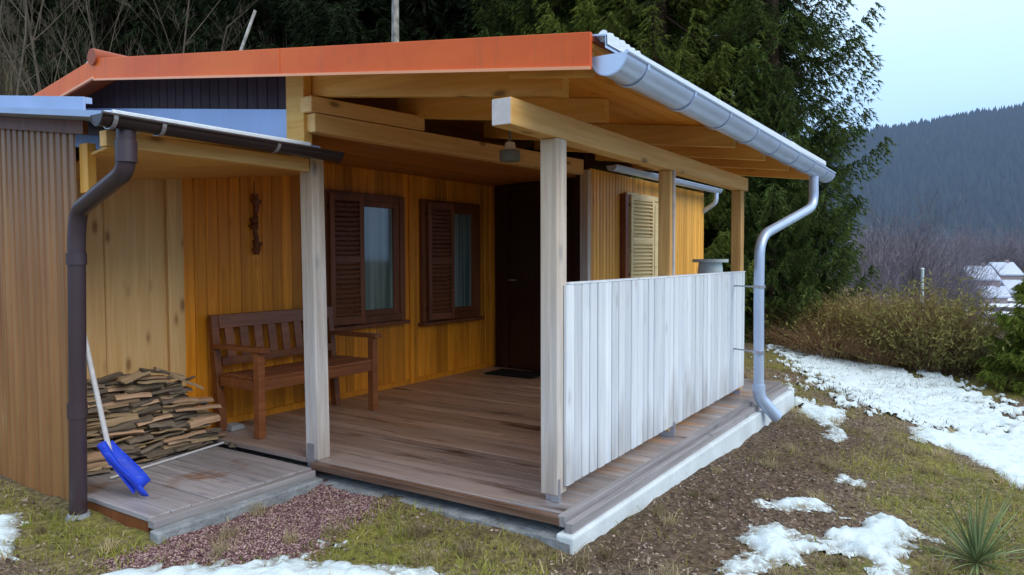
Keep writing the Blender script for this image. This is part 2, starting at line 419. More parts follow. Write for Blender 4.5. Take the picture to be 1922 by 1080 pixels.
# ------------------------------------------------------------------ camera
F_ = 1365.518; yaw, pit, rol = .580, -.041, -.003
cam = bpy.data.cameras.new('camera'); co = bpy.data.objects.new('camera', cam); COL.objects.link(co)
cy, sy = math.cos(yaw), math.sin(yaw)
Fw = Vector((cy*math.cos(pit), sy*math.cos(pit), math.sin(pit))); R = Vector((sy, -cy, 0)); U = R.cross(Fw)
R2 = R*math.cos(rol)+U*math.sin(rol); U2 = -R*math.sin(rol)+U*math.cos(rol)
co.matrix_world = Matrix(((R2.x, U2.x, -Fw.x, CU), (R2.y, U2.y, -Fw.y, CV), (R2.z, U2.z, -Fw.z, 1.25), (0, 0, 0, 1)))
cam.sensor_width = 36; cam.lens = F_/1922*36; cam.clip_end = 9000; cam.clip_start = .05
SC.camera = co

# ------------------------------------------------------------------ light
SC.view_settings.view_transform = 'Standard'; SC.view_settings.look = 'None'; SC.view_settings.exposure = 0
W = bpy.data.worlds.new('World'); SC.world = W; W.use_nodes = True; nt = W.node_tree
bg = nt.nodes['Background']; bg.inputs[1].default_value = .1
sky = nt.nodes.new('ShaderNodeTexSky'); sky.sky_type = 'NISHITA'; sky.sun_disc = False
SUN_EL, SUN_AZ = math.radians(38), math.radians(-100)      # az measured from +x towards +y
sky.sun_elevation = SUN_EL; sky.sun_rotation = PI/2-SUN_AZ; sky.altitude = 400; sky.air_density = 1.3
tc = nt.nodes.new('ShaderNodeTexCoord'); z_ = sepz(nt, tc.outputs['Generated'])
cl = noise(nt, mapping(nt, tc.outputs['Generated'], (1, 1, 4)), 1.6, 4, .55)
zz = math_(nt, 'ADD', z_, math_(nt, 'MULTIPLY', math_(nt, 'SUBTRACT', cl, .5), .09))
grad = ramp(nt, zz, [(.0, (.2,.36,.62)), (.1, (.27,.45,.76)), (.25, (.47,.67,.9)), (.6, (.74,.83,.94)), (1., (.88,.92,.98))])
vm = nt.nodes.new('ShaderNodeVectorMath'); vm.operation = 'SCALE'; vm.inputs[3].default_value = 17.5; nt.links.new(grad, vm.inputs[0]); grad = vm.outputs[0]
nt.links.new(mix(nt, .88, sky.outputs[0], grad), bg.inputs[0])
sd = bpy.data.lights.new('sun', 'SUN'); so = bpy.data.objects.new('sun', sd); COL.objects.link(so)
sd.energy = 1.5; sd.angle = math.radians(35); sd.color = (1., .93, .82)
sdir = Vector((math.cos(SUN_EL)*math.cos(SUN_AZ), math.cos(SUN_EL)*math.sin(SUN_AZ), math.sin(SUN_EL)))
so.rotation_euler = sdir.to_track_quat('Z', 'Y').to_euler(); so.location = (0, -10, 20)

# ------------------------------------------------------------------ ground
def make_ground():
    angs = []; a = -PI
    while a < PI-1e-6:
        inview = abs(a) < .75
        angs.append(a); a += math.radians(.28) if inview else math.radians(2.2)
    angs = np.array(angs); na = len(angs)
    rr = np.concatenate([[0.02], np.geomspace(.6, 30, 330), np.geomspace(31, 6000, 90)]); nr = len(rr)
    A, Rr = np.meshgrid(angs, rr)
    r = Rr*np.sin(A); d = Rr*np.cos(A)
    u, v = uvof(r, d); z = height(u, v)
    V = np.stack([u, v, z], -1).reshape(-1, 3)
    i = np.arange(nr-1)[:, None]*na; j = np.arange(na)[None, :]; jn = (j+1) % na
    Fc = np.stack([i+j, i+jn, i+na+jn, i+na+j], -1).reshape(-1, 4)
    uf, vf = V[:, 0], V[:, 1]
    rf, df = rdof(uf, vf)
    gv = sst(-.1, .05, sdpoly(uf, vf, POLY['gravel'])+(fbm(uf*5, vf*5, 5)-.5)*.25)*(rf < 3)
    gn = green(uf, vf)*(1-.8*dirt(uf, vf)); dt = dirt(uf, vf)
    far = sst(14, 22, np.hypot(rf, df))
    o = npmesh('ground', V, Fc, None, M_ground, attrs={'gravel': gv, 'green': gn, 'far': far, 'dirt': dt}, smooth=True)
    tag(o, kind='structure')
def green(u, v):
    r, d = rdof(u, v)
    g = sst(.42, .62, fbm(u*1.1+3, v*1.1, 21, 4))*.75
    g = np.maximum(g, sst(.75, .3, np.hypot((r+.75)/1.2, (d-3.35)/.55)))   # in front of the porch
    g = np.maximum(g, sst(1., .5, np.hypot((r+1.95)/.8, (d-3.6)/.5)))      # by the shed pipe
    g = np.maximum(g, .8*sst(1, .4, np.hypot((r-2.3)/.9, (d-5.3)/.6)))
    g = g*(1-.85*sst(1, .4, np.hypot((r-1.15)/.8, (d-4.6)/1.1)))
    return g
def dirt(u, v):
    return sst(1.15, .35, np.abs(v+.55)/.75+(fbm(u*3, v*3, 61)-.5)*1.1)*sst(-.7, .1, u)*sst(4.6, 3.2, u)
make_ground()

def make_snow():
    rs = np.arange(-3.2, 8.8, .022); ds = np.arange(2.4, 14.5, .022)
    Rr, D = np.meshgrid(rs, ds); u, v = uvof(Rr, D)
    m = np.full(u.shape, -9.)
    n1 = (fbm(u*4, v*4, 31, 5)-.5); n2 = (fbm(u*13, v*13, 41, 3)-.5); n3 = (fbm(u*9, v*15, 47, 3)-.5); n4 = vnoise(u*34, v*34, 51)-.5
    for k, P in POLY.items():
        if k == 'gravel': continue
        s = sdpoly(u, v, P)
        if k == 'band': s = np.minimum(s, .45)*.6+n3*.85+n1*.45+.13
        elif k == 'clean': s = s+n1*.25+n2*.1
        elif k == 'snowbig': s = s+n1*.22+n2*.2
        else: s = s+n1*.16+n2*.14
        m = np.maximum(m, s+n4*.07)
    under = (u > -.25) & (v > -.3) & (u < 4.4); m[under] = -1
    z = height(u, v, True, False)+np.where(m > 0, .002+.042*sst(0, .2, m)+.02*n2*sst(0, .08, m), -.03)
    idx = np.arange(u.size).reshape(u.shape)
    keep = (m > -.02)
    kf = keep[:-1, :-1] & keep[1:, :-1] & keep[1:, 1:] & keep[:-1, 1:]
    Fc = np.stack([idx[:-1, :-1][kf], idx[:-1, 1:][kf], idx[1:, 1:][kf], idx[1:, :-1][kf]], -1)
    used, inv = np.unique(Fc, return_inverse=True)
    V = np.stack([u.ravel(), v.ravel(), z.ravel()], -1)[used]
    o = npmesh('snow', V, inv.reshape(-1, 4), None, M_gsnow, attrs={'edge': sst(.13, .0, m).ravel()[used]}, smooth=True); tag(o, kind='structure')
    return m, u, v
make_snow()
def snowmask(u, v):
    m = np.full(u.shape, -9.)
    for k, P in POLY.items():
        if k in ('gravel', 'band'): continue
        m = np.maximum(m, sdpoly(u, v, P))
    return m
def openground(n, r0, r1, d0, d1):
    """random points weighted towards the near side, clear of deck, snow and walls"""
    r = RNG.uniform(r0, r1, n); d = d0+(d1-d0)*RNG.uniform(0, 1, n)**1.4
    u, v = uvof(r, d)
    ok = ~((u > -.22) & (v > -.22) & (u < 4.45)) & ~((u > -1.27) & (v > 1.47)) & (np.abs(r) < d*.8+.3)
    ok &= snowmask(u, v) < RNG.uniform(-.02, .12, n)
    return u[ok], v[ok]

def blades(name, u, v, h, w, lean, mat, kindtag, rnd=None, z=None, seg2=True):
    n = len(u); z = height(u, v) if z is None else z
    a = RNG.uniform(0, 2*PI, n); b = RNG.uniform(0, 2*PI, n); ln = RNG.uniform(0, lean, n)*h
    bx = np.cos(a)*w/2; by = np.sin(a)*w/2
    P0 = np.stack([u-bx, v-by, z-.005], -1); P1 = np.stack([u+bx, v+by, z-.005], -1)
    P2 = np.stack([u+np.cos(b)*ln*.4+bx*.7, v+np.sin(b)*ln*.4+by*.7, z+h*.6], -1)
    P3 = np.stack([u+np.cos(b)*ln*.4-bx*.7, v+np.sin(b)*ln*.4-by*.7, z+h*.6], -1)
    P4 = np.stack([u+np.cos(b)*ln, v+np.sin(b)*ln, z+h*RNG.uniform(.7, 1, n)], -1)
    V = np.stack([P0, P1, P2, P3, P4], 1).reshape(-1, 3); i = np.arange(n)*5
    Fc = np.concatenate([np.stack([i, i+1, i+2], -1), np.stack([i, i+2, i+3], -1), np.stack([i+3, i+2, i+4], -1)])
    rr = np.repeat(RNG.uniform(0, 1, n) if rnd is None else rnd, 5)
    return npmesh(name, V, Fc, rr, mat)

u, v = openground(150000, -4.5, 6.5, 2.4, 11)
g = green(u, v); k = RNG.uniform(0, 1, len(u)) < (g*1.0+.03)*(1-.8*dirt(u, v))*(sdpoly(u, v, POLY['gravel']) < 0)
u1, v1 = u[k], v[k]; n = len(u1)
cl_ = fbm(u1*9, v1*9, 77, 3)**2*2.2
tag(blades('grass', u1, v1, RNG.uniform(.015, .045, n)*(.5+cl_), RNG.uniform(.003, .006, n), 1.4, M_grass, 'g',
           rnd=np.clip(fbm(u1*2, v1*2, 55)*1.3-.1+RNG.uniform(-.25, .25, n), 0, 1)), 'short yellow green grass around the porch', 'grass', kind='stuff')
k = RNG.uniform(0, 1, len(u)) < (.38-.25*g)*(1-.85*dirt(u, v)); u2, v2 = u[k], v[k]; n = len(u2)
tag(blades('dry_grass', u2, v2, RNG.uniform(.012, .04, n), RNG.uniform(.003, .007, n), 2.5, M_dry, 'g'),
    'withered straw coloured grass on the slope', 'dry grass', kind='stuff')
cu_, cv_ = openground(420, -3.5, 6.5, 2.6, 11); nb = 70
cs = RNG.uniform(.5, 1.3, len(cu_)); u3 = np.repeat(cu_, nb)+RNG.normal(0, .022, len(cu_)*nb)*np.repeat(cs, nb); v3 = np.repeat(cv_, nb)+RNG.normal(0, .022, len(cu_)*nb)*np.repeat(cs, nb)
n = len(u3); tg = np.clip(np.repeat(RNG.uniform(-.2, .8, len(cu_)), nb)+RNG.uniform(0, .4, n), 0, 1)
tag(blades('grass_tufts', u3, v3, RNG.uniform(.03, .085, n)*np.repeat(cs, nb), RNG.uniform(.002, .005, n), 1.8, M_dry, 'g', rnd=tg), 'straggly tufts of longer withered grass', 'grass tufts', kind='stuff')
# leaf litter: small flat scraps
def scraps(name, u, v, size, mat, zoff=.004, tilt=.6, rnd=None):
    n = len(u); z = height(u, v)+zoff
    a = RNG.uniform(0, 2*PI, n); t = RNG.normal(0, tilt, n); s = size
    dx = np.stack([np.cos(a), np.sin(a), t*.5], -1)*s[:, None]; dy = np.stack([-np.sin(a), np.cos(a), RNG.normal(0, tilt, n)], -1)*(s*.45)[:, None]
    c = np.stack([u, v, z+s*.3], -1)
    V = np.stack([c-dx, c-dy, c+dx, c+dy], 1).reshape(-1, 3); i = np.arange(n)*4
    return npmesh(name, V, np.stack([i, i+1, i+2, i+3], -1), np.repeat(RNG.uniform(0, 1, n) if rnd is None else rnd, 4), mat)
u, v = openground(90000, -3, 6.5, 2.6, 11); g = green(u, v)
k = RNG.uniform(0, 1, len(u)) < (.8-.7*g); u, v = u[k], v[k]
tag(scraps('leaf_litter', u, v, RNG.uniform(.004, .015, len(u)), M_litter, 0.0), 'brown leaf litter and needles on the bare soil', 'leaf litter', kind='stuff')
# snow flecks + twigs on the speckled band
r = RNG.uniform(2, 8.5, 60000); d = RNG.uniform(5, 14, 60000); u, v = uvof(r, d)
k = (sdpoly(u, v, POLY['band']) > -.1) & (RNG.uniform(0, 1, len(u)) < .5*(fbm(u*3, v*3, 88) > .45)); u, v = u[k], v[k]
tag(blades('twig_stubble', u, v, RNG.uniform(.03, .1, len(u)), RNG.uniform(.004, .009, len(u)), 1.5, M_brush, 'g'),
    'dark dry stubble poking through the thin snow', 'stubble', kind='stuff')
# gravel
def pebbles(name, u, v, s, mat, rnd=None):
    n = len(u); z = height(u, v)
    base = np.array([(1,0,0),(-1,0,0),(0,1,0),(0,-1,0),(0,0,1),(0,0,-1)], float)
    V = base[None]*(s[:, None, None]*RNG.uniform(.6, 1.2, (n, 6, 1)))*np.array([1, 1, .65])
    a = RNG.uniform(0, 2*PI, n); c, s_ = np.cos(a)[:, None], np.sin(a)[:, None]
    x = V[..., 0]*c-V[..., 1]*s_; y = V[..., 0]*s_+V[..., 1]*c
    V = np.stack([x+u[:, None], y+v[:, None], V[..., 2]+z[:, None]+s[:, None]*.3], -1).reshape(-1, 3)
    fs = np.array([(0,2,4),(2,1,4),(1,3,4),(3,0,4),(2,0,5),(1,2,5),(3,1,5),(0,3,5)])
    Fc = (fs[None]+(np.arange(n)*6)[:, None, None]).reshape(-1, 3)
    return npmesh(name, V, Fc, np.repeat(RNG.uniform(0, 1, n)**2.2 if rnd is None else rnd, 6), mat)
u = RNG.uniform(-1.6, .1, 60000); v = RNG.uniform(.6, 1.95, 60000)
k = (sdpoly(u, v, POLY['gravel'])+(fbm(u*5, v*5, 5)-.5)*.25 > RNG.uniform(-.14, .06, len(u))) & ~((u > -1.27) & (v > 1.49)) & (u < -.21); u, v = u[k], v[k]
u = u[:26000]; v = v[:26000]
tag(pebbles('gravel', u, v, RNG.uniform(.003, .0085, len(u)), M_gravel), 'reddish purple gravel strip in front of the porch', 'gravel', kind='stuff')
u, v = openground(9000, -3, 6, 2.6, 9)
tag(pebbles('soil_crumbs', u, v, RNG.uniform(.004, .013, len(u)), M_litter), 'loose crumbs of soil and small stones on the slope', 'soil crumbs', kind='stuff')

# ------------------------------------------------------------------ cabin
cab = empty('cabin', (3.0, 1.6, 0))
tag(cab, 'wooden cabin with open timber porch, orange roof edge and pale board railing', 'cabin')
UB, VB, VA = -.12, 1.63, 3.0
RS = .123
def ztop(v): return 2.20+RS*(v+.36)            # top of the main roof sheet
# foundation
m = MB()
m.hexa([(-.2,-.2,-.6),(4.3,-.22,-.6),(4.3,-.14,-.6),(-.2,-.1,-.6),(-.2,-.2,-.07),(4.3,-.22,-.07),(4.3,-.10,-.07),(-.2,-.1,-.07)])
m.box((4.302,-.22,-.6), (4.36,1.7,-.05))
found = m.build('foundation', M_conc, cab, bevel=.012)
m = MB()
for i in range(60):
    v0 = -.18+i*.031; a = -.20-.03*fbm(i*.22, .5, 3)+.012*random.random(); m.box((a, v0, -.5), (-.12, v0+.0305, -.085-.03*fbm(i*.3, 2.5, 8)))
m.box((-.14, -.1, -.14), (4.2, VA, -.1))
m.build('footing', M_concd, cab)
# deck of the porch, boards run along y, each board a strip
m = MB(); x = -.115
while x < 3.62:
    w = .118; m.box((x+.002, -.085, -.03), (x+w-.002, 3.0, random.uniform(-.0025, .0015))); x += w
m.build('deck', M_deck, cab, bevel=.003)
m = MB(); m.box((-.165, -.1, -.045), (-.119, VB+.02, -.004)); m.build('deck_edge_board', M_wet, cab, bevel=.004)
m = MB(); m.box((-.16, -.13, -.05), (4.28, -.089, .006), .4); m.box((-.17, -.175, -.075), (4.29, -.133, -.02), .9)
m.build('deck_edge_board', M_deckedge, cab, bevel=.004)
m = MB(); x = 3.66
while x < 4.28:
    m.box((x, -.086, -.03), (x+.115, 1.55, -.002)); x += .12
m.build('deck', M_deckout, cab, bevel=.003)
# house walls
m = MB(); boards(m, (-.14, VA), (3.77, VA), -.03, 2.07, .098, .018, (0, -1), .003)
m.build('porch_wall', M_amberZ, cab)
m = MB(); boards(m, (-1.17, VA-.004), (-.2, VA-.004), -.05, 1.95, .5, .02, (0, -1), .003)
m.box((-.27, VA-.055, -.03), (-.2, VA-.026, 1.95), .7); m.box((-.198, VA-.045, -.03), (-.145, VA-.02, 1.95), .2)
m.build('plank_panel', M_plyZ, cab)
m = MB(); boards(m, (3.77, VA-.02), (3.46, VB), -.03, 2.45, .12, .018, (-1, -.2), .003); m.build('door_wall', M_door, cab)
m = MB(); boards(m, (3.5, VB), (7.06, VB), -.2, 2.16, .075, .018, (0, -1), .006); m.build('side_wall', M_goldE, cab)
m = MB(); m.box((3.43, VB-.03, -.03), (3.5, VB+.06, 2.14), .5); m.build('corner_trim', M_post, cab, bevel=.004)
m = MB(); boards(m, (7.06, VB), (7.06, 5.2), -.2, 2.2, .09, .018, (1, 0), .006); boards(m, (-.1, 5.2), (7.06, 5.2), -.3, 2.3, .09, .018, (0, 1), .006)
m.build('rear_wall', M_goldE, cab)
for x in (2.27, 3.69):
    m = MB(); m.box((x, VA-.036, 0), (x+.06, VA-.02, 2.07), .8); m.build('wall_batten', M_amberZ, cab, bevel=.003)
m = MB(); m.box((-.1, VA-.035, .0), (3.68, VA-.0205, .05), .4); m.build('skirting', M_amberZ, cab)
# gable cladding (dark) and post board over the lean-to
m = MB(); boards(m, (-.08, 1.88), (-.08, 5.0), 2.0, 2.4, .1, .018, (-1, 0), .004,
                 ztop=lambda P: min(ztop(P.y)-.05, 2.66-(max(0, P.y-3.65))*.16))
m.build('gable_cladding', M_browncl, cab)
m = MB(); m.hexa([(-.125,1.71,1.92),(-.06,1.71,1.92),(-.06,1.872,1.92),(-.125,1.872,1.92),(-.125,1.71,2.40),(-.06,1.71,2.40),(-.06,1.872,2.42),(-.125,1.872,2.42)], .5)
m.build('gable_board', M_beamY, cab, bevel=.004)
m = MB(); m.hexa([(-.112,1.88,1.9),(-.1,1.88,1.9),(-.1,4.7,2.1),(-.112,4.7,2.1),(-.112,1.88,2.18),(-.1,1.88,2.18),(-.1,4.7,2.51),(-.112,4.7,2.51)])
m.build('gable_flashing', M_bluem, cab)
# roof
m = MB()
e0, e1 = -.36, 4.62; VR = 3.65
def slab(m, u0, u1, v0, v1, zo0, zo1, f=ztop, rnd=None):
    m.hexa([(u0,v0,f(v0)+zo0),(u1,v0,f(v0)+zo0),(u1,v1,f(v1)+zo0),(u0,v1,f(v1)+zo0),(u0,v0,f(v0)+zo1),(u1,v0,f(v0)+zo1),(u1,v1,f(v1)+zo1),(u0,v1,f(v1)+zo1)], rnd)
slab(m, e0+.01, e1, -.37, VR, -.02, 0)
fb = lambda v: ztop(VR)-.16*(v-VR)
slab(m, e0+.01, 7.4, VR+.002, 5.5, -.02, 0, fb)
slab(m, e1+.002, 7.4, 1.3, VR, -.06, -.02)
roof = m.build('roof', M_roofm, cab)
m = MB(); v = -.36
while v < 3.6:
    slab(m, e0+.03, e1-.02, v+.002, min(v+.14, 3.62)-.002, -.045, -.023); v += .14
m.build('roof_planks', M_plankX, cab)
m = MB(); slab(m, e0-.012, e0+.008, -.372, VR, -.145, .012)
slab(m, e0-.012, e0+.008, VR+.001, 5.5, -.13, .012, fb)
fas = m.build('fascia', M_orange, roof, bevel=.003)
m = MB(); slab(m, e0-.022, e0-.012, -.372, VR, -.149, -.135); slab(m, e0-.022, e0-.012, VR+.001, 5.5, -.134, -.12, fb)
m.build('fascia_lip', M_orangelip, roof)
for v in (1.62,):
    m = MB(); slab(m, e0-.0145, e0-.0125, v, v+.03, -.143, .011); m.build('sheet_joint', M_orange, roof)
m = MB(); m.tube([(e0-.03, VR, ztop(VR)+.02), (7.4, VR, ztop(VR)+.02)], .06, 10)
m.build('ridge_cap', M_roofm, roof, smooth=True)
# rafters across y
for x in (-.05, .86, 1.95, 2.78, 3.59, 4.5):
    m = MB(); a, b_ = (-.3 if x > 1.5 else .16 if x > 0 else -.06), (1.84 if x < 3.4 else 1.6)
    dz = -.19 if x > 0 else -.20
    slab(m, x, x+.06, a, b_, dz, -.047, rnd=random.random())
    m.build('rafter', M_beamY, cab, bevel=.004)
m = MB(); slab(m, -.29, -.27, -.34, .1, -.16, -.05, rnd=.6); m.build('rafter', M_beamY, cab)
# porch ceiling
m = MB(); v = 1.75
while v < 2.97:
    m.box((-.04, v+.002, 2.075), (3.75, v+.118, 2.09)); v += .12
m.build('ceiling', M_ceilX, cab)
# beams
m = MB(); m.hexa([(-.1,1.64,2.02),(3.42,1.64,2.09),(3.42,1.74,2.09),(-.1,1.74,2.02),(-.1,1.64,2.135),(3.42,1.64,2.24),(3.42,1.74,2.24),(-.1,1.74,2.135)], .6)
m.build('beam', M_beamX, cab, bevel=.006)
m = MB(); m.hexa([(-.13,1.635,2.139),(.93,1.635,2.172),(.93,1.735,2.172),(-.13,1.735,2.139),(-.13,1.635,2.235),(.93,1.635,2.275),(.93,1.735,2.275),(-.13,1.735,2.235)], .8)
m.build('beam', M_beamX, cab, bevel=.006)
m = MB(); m.hexa([(-.42,.0,1.85),(3.62,.05,1.85),(3.62,.15,1.85),(-.42,.105,1.85),(-.42,.0,1.975),(3.62,.05,1.97),(3.62,.15,1.97),(-.42,.105,1.975)], .4)
bm_ = m.build('beam', M_beamX, cab, bevel=.006)
m = MB(); m.hexa([(-.425,.003,1.854),(-.421,.003,1.854),(-.421,.102,1.854),(-.425,.102,1.854),(-.425,.003,1.971),(-.421,.003,1.971),(-.421,.102,1.971),(-.425,.102,1.971)])
m.build('end_grain', M_handle, bm_)
# posts
def post(x, y, w, dd, z1, mat, name='post'):
    m = MB(); m.box((x, y, 0.035), (x+w, y+dd, z1), random.random()); p = m.build(name, mat, cab, bevel=.006)
    f = MB(); f.box((x+.005, y-.004, -.0), (x+.025, y+.04, .12)); f.box((x+.02, y+.02, -.002), (x+w-.02, y+dd-.02, .034)); f.build('post_foot', M_galv, p)
    return p
post(0, .002, .1, .1, 1.849, M_post)
post(1.62, .03, .09, .09, 1.849, M_postin)
post(3.44, .062, .1, .09, 1.849, M_postin)
m = MB(); m.hexa([(UB,1.63,.0),(UB+.1,1.63,.0),(UB+.1,1.74,.0),(UB,1.74,.0),(UB,1.655,1.9),(UB+.1,1.655,1.9),(UB+.1,1.765,1.9),(UB,1.765,1.9)], .35)
pB = m.build('post', M_post, cab, bevel=.006)
m = MB(); m.box((UB-.006, 1.66, -.06), (UB+.09, 1.72, .1)); m.build('post_foot', M_galv, pB)
# railing: boards between the posts
m = MB(); boards(m, (.055, .0), (3.54, .066), .075, 1.11, .094, .02, (0, -1), .013, .003)
rail = m.build('railing', M_rail, cab)
m = MB(); m.hexa([(.09,.02,1.03),(3.45,.087,1.03),(3.45,.12,1.03),(.09,.055,1.03),(.09,.02,1.09),(3.45,.087,1.09),(3.45,.12,1.09),(.09,.055,1.09)])
m.hexa([(.09,.02,.15),(3.45,.087,.15),(3.45,.12,.15),(.09,.055,.15),(.09,.02,.21),(3.45,.087,.21),(3.45,.12,.21),(.09,.055,.21)])
m.build('rail_batten', M_postin, rail)
m = MB(); m.hexa([(.1,-.018,1.112),(3.54,.048,1.112),(3.54,.1,1.112),(.1,.03,1.112),(.1,-.018,1.122),(3.54,.048,1.122),(3.54,.1,1.122),(.1,.03,1.122)])
m.build('rail_cap', M_rail, rail)
m = MB(); m.box((1.64, .0, .0), (1.665, .028, .1)); m.build('rail_foot', M_galv, rail)
m = MB(); m.box((1.655, .014, 1.125), (1.672, .029, 1.848)); m.build('post_strip', M_handle, cab)

# windows
def window(name, u0, u1, z0, z1, fw, mat, shutter=None, shw=.35, ang=25, gl=(0, 1), y=VA, smat=None, curtain=True):
    yf = y-.02
    m = MB()
    for a, b_ in (((u0, z0), (u0+fw, z1)), ((u1-fw, z0), (u1, z1)), ((u0+fw, z1-fw), (u1-fw, z1)), ((u0+fw, z0), (u1-fw, z0+fw))):
        m.box((a[0], yf-.045, a[1]), (b_[0], yf, b_[1]))
    w = m.build('window', mat, cab, bevel=.004)
    g0 = u0+fw+(u1-u0-2*fw)*gl[0]; g1 = u0+fw+(u1-u0-2*fw)*gl[1]
    s = MB()
    for a, b_ in (((u0+fw, z0+fw), (g0+.045, z1-fw)), ((g1-.045, z0+fw), (u1-fw, z1-fw)), ((g0+.045, z1-fw-.05), (g1-.045, z1-fw)), ((g0+.045, z0+fw), (g1-.045, z0+fw+.05))):
        if b_[0] > a[0]: s.box((a[0]+.001, yf-.03, a[1]+.001), (b_[0]-.001, yf-.002, b_[1]-.001))
    s.build('sash', mat, w)
    g = MB(); g.box((g0+.046, yf-.018, z0+fw+.052), (g1-.046, yf-.014, z1-fw-.052)); g.build('pane', M_glassc if curtain else M_glass, w)
    s = MB(); s.box((u0-.03, yf-.08, z0-.035), (u1+.03, yf, z0-.002)); s.build('sill', mat, w, bevel=.003)
    if shutter is not None:
        hx = shutter; a = math.radians(ang); dx, dy = math.cos(a), -math.sin(a)
        T = lambda s_, t_, z: (hx+dx*s_+dy*t_*1, yf-.05+dy*s_-dx*t_, z)
        s = MB(); sm = smat or mat; zb, zt = z0+.02, z1-.03
        def pb(s0, s1, t0, t1, za, zb_, r=None):
            P = [T(s0,t0,za),T(s1,t0,za),T(s1,t1,za),T(s0,t1,za),T(s0,t0,zb_),T(s1,t0,zb_),T(s1,t1,zb_),T(s0,t1,zb_)]; s.hexa(P[::1], r)
        st = .045
        pb(0, st, 0, .028, zb, zt); pb(shw-st, shw, 0, .028, zb, zt); pb(st, shw-st, 0, .028, zt-.06, zt); pb(st, shw-st, 0, .028, zb, zb+.07)
        pb(st, shw-st, 0, .028, (zb+zt)/2-.03, (zb+zt)/2+.03)
        pb(st+.001, shw-st-.001, -.004, .002, zb+.072, zt-.062)
        f = s.build('shutter', sm, w, bevel=.002)
        s = MB(); z = zb+.075
        while z < zt-.07:
            P = [T(st,.004,z+.026),T(shw-st,.004,z+.026),T(shw-st,.03,z+.006),T(st,.03,z+.006),T(st,.004,z+.034),T(shw-st,.004,z+.034),T(shw-st,.03,z+.014),T(st,.03,z+.014)]
            s.hexa(P); z += .042
        s.build('louvre', sm, w)
        for zh in (zb+.1, zt-.13):
            s = MB(); s.box((hx-.012, yf-.055, zh), (hx+.03, yf-.045, zh+.03)); s.build('hinge', M_black, w)
    return w
def curtainglass():
    m, nt, b = newmat('curtained_glass', .06, 0, .55)
    o = objc(nt); n1 = noise(nt, mapping(nt, o, (22, 1, .6)), 1., 3, .5)
    nt.links.new(ramp(nt, n1, [(.3, (.07,.11,.095)), (.7, (.26,.34,.29))]), b.inputs['Base Color']); b.inputs['Coat Weight'].default_value = .6
    return m
M_glassc = curtainglass()
window('w', 1.16, 2.17, .65, 1.84, .07, M_dark, 1.19, .34, 12, (.36, .96))
window('w', 2.43, 3.42, .6, 1.84, .07, M_dark, 2.49, .36, 8, (.42, .97))
wE = window('w', 4.32, 5.34, .92, 1.98, .06, M_shutE, 4.36, .52, 7, (.56, .92), y=VB, smat=M_shutE, curtain=False)
wE['label'] = 'pale window with cream louvred shutter'
m = MB(); m.box((4.22, VB-.09, .85), (4.3, VB-.02, 1.95), .2); m.build('shutter', M_dark, wE)
# door in the recessed wall
dm = Vector((3.46-3.77, VB-VA+.02, 0)).normalized(); dn = Vector((dm.y, -dm.x, 0))
def D(s, t, z): p = Vector((3.77, VA-.02, 0))+dm*s-dn*(-t)*1; return (p.x, p.y, z)
if (Vector(D(0, 1, 0))-Vector(D(0, 0, 0))).x > 0: dn = -dn
m = MB()
def db(m, s0, s1, t0, t1, z0, z1, r=None): m.hexa([D(s0,t0,z0),D(s1,t0,z0),D(s1,t1,z0),D(s0,t1,z0),D(s0,t0,z1),D(s1,t0,z1),D(s1,t1,z1),D(s0,t1,z1)], r)
db(m, .28, 1.12, .02, .055, .03, 1.98)
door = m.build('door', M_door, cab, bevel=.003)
m = MB()
for s0, s1, z0, z1 in ((.38,.66,.2,.85),(.74,1.02,.2,.85),(.38,.66,1.0,1.85),(.74,1.02,1.0,1.85)): db(m, s0, s1, .056, .07, z0, z1)
m.build('door_panel', M_door, door, bevel=.004)
m = MB(); db(m, .2, .279, .02, .07, 0, 2.05); db(m, 1.121, 1.2, .02, .07, 0, 2.05); db(m, .28, 1.12, .02, .07, 1.982, 2.05); m.build('door_frame', M_door, door)
m = MB(); m.tube([D(.34,.058,1.0), D(.34,.1,1.0), D(.45,.1,1.0)], .009, 8); m.build('handle', M_galv, door)

# gutters
def halfpipe(m, a, b_, r, th=.004, n=14, up=1):
    a = Vector(a); b_ = Vector(b_); d = (b_-a).normalized(); x = d.cross(Vector((0, 0, 1))).normalized(); V = []; Fc = []
    for p in (a, b_):
        for rr in (r, r-th):
            for j in range(n+1):
                t = PI*j/n; V.append(p+x*math.cos(t)*rr-Vector((0, 0, 1))*math.sin(t)*rr)
    k = n+1
    for j in range(n):
        Fc += [(j, j+1, 2*k+j+1, 2*k+j), (k+j+1, k+j, 3*k+j, 3*k+j+1), (j+1, j, k+j, k+j+1), (2*k+j, 2*k+j+1, 3*k+j+1, 3*k+j)]
    Fc += [(0, 2*k, 3*k, k), (n, k+n, 3*k+n, 2*k+n)]
    m.add(V, Fc, .5)
    for q, s in ((a, 1), (b_, -1)):                              # end plates
        V = [q+d*s*.002+x*math.cos(PI*j/n)*(r+.004)-Vector((0, 0, 1))*math.sin(PI*j/n)*(r+.004) for j in range(n+1)]
        m.add(V, [tuple(range(n+1))], .5)
    m.tube([a+x*r, b_+x*r], .009, 8)
GV = -.435
m = MB(); halfpipe(m, (-.33, GV, 2.115), (4.62, GV, 2.075), .086)
gut = m.build('gutter', M_zinc, cab, smooth=True)
for x in np.arange(-.1, 4.6, .62):
    m = MB(); V = []
    gz_ = 2.113-.008*(x+.33); pts = [(x, GV-.091*math.cos(t), gz_-.091*math.sin(t)) for t in np.linspace(0, PI, 12)]
    for i in range(11): m.bar(pts[i], pts[i+1], .022, .004, up=(0, pts[i][1]-GV, pts[i][2]-gz_))
    m.build('gutter_bracket', M_zinc, gut)
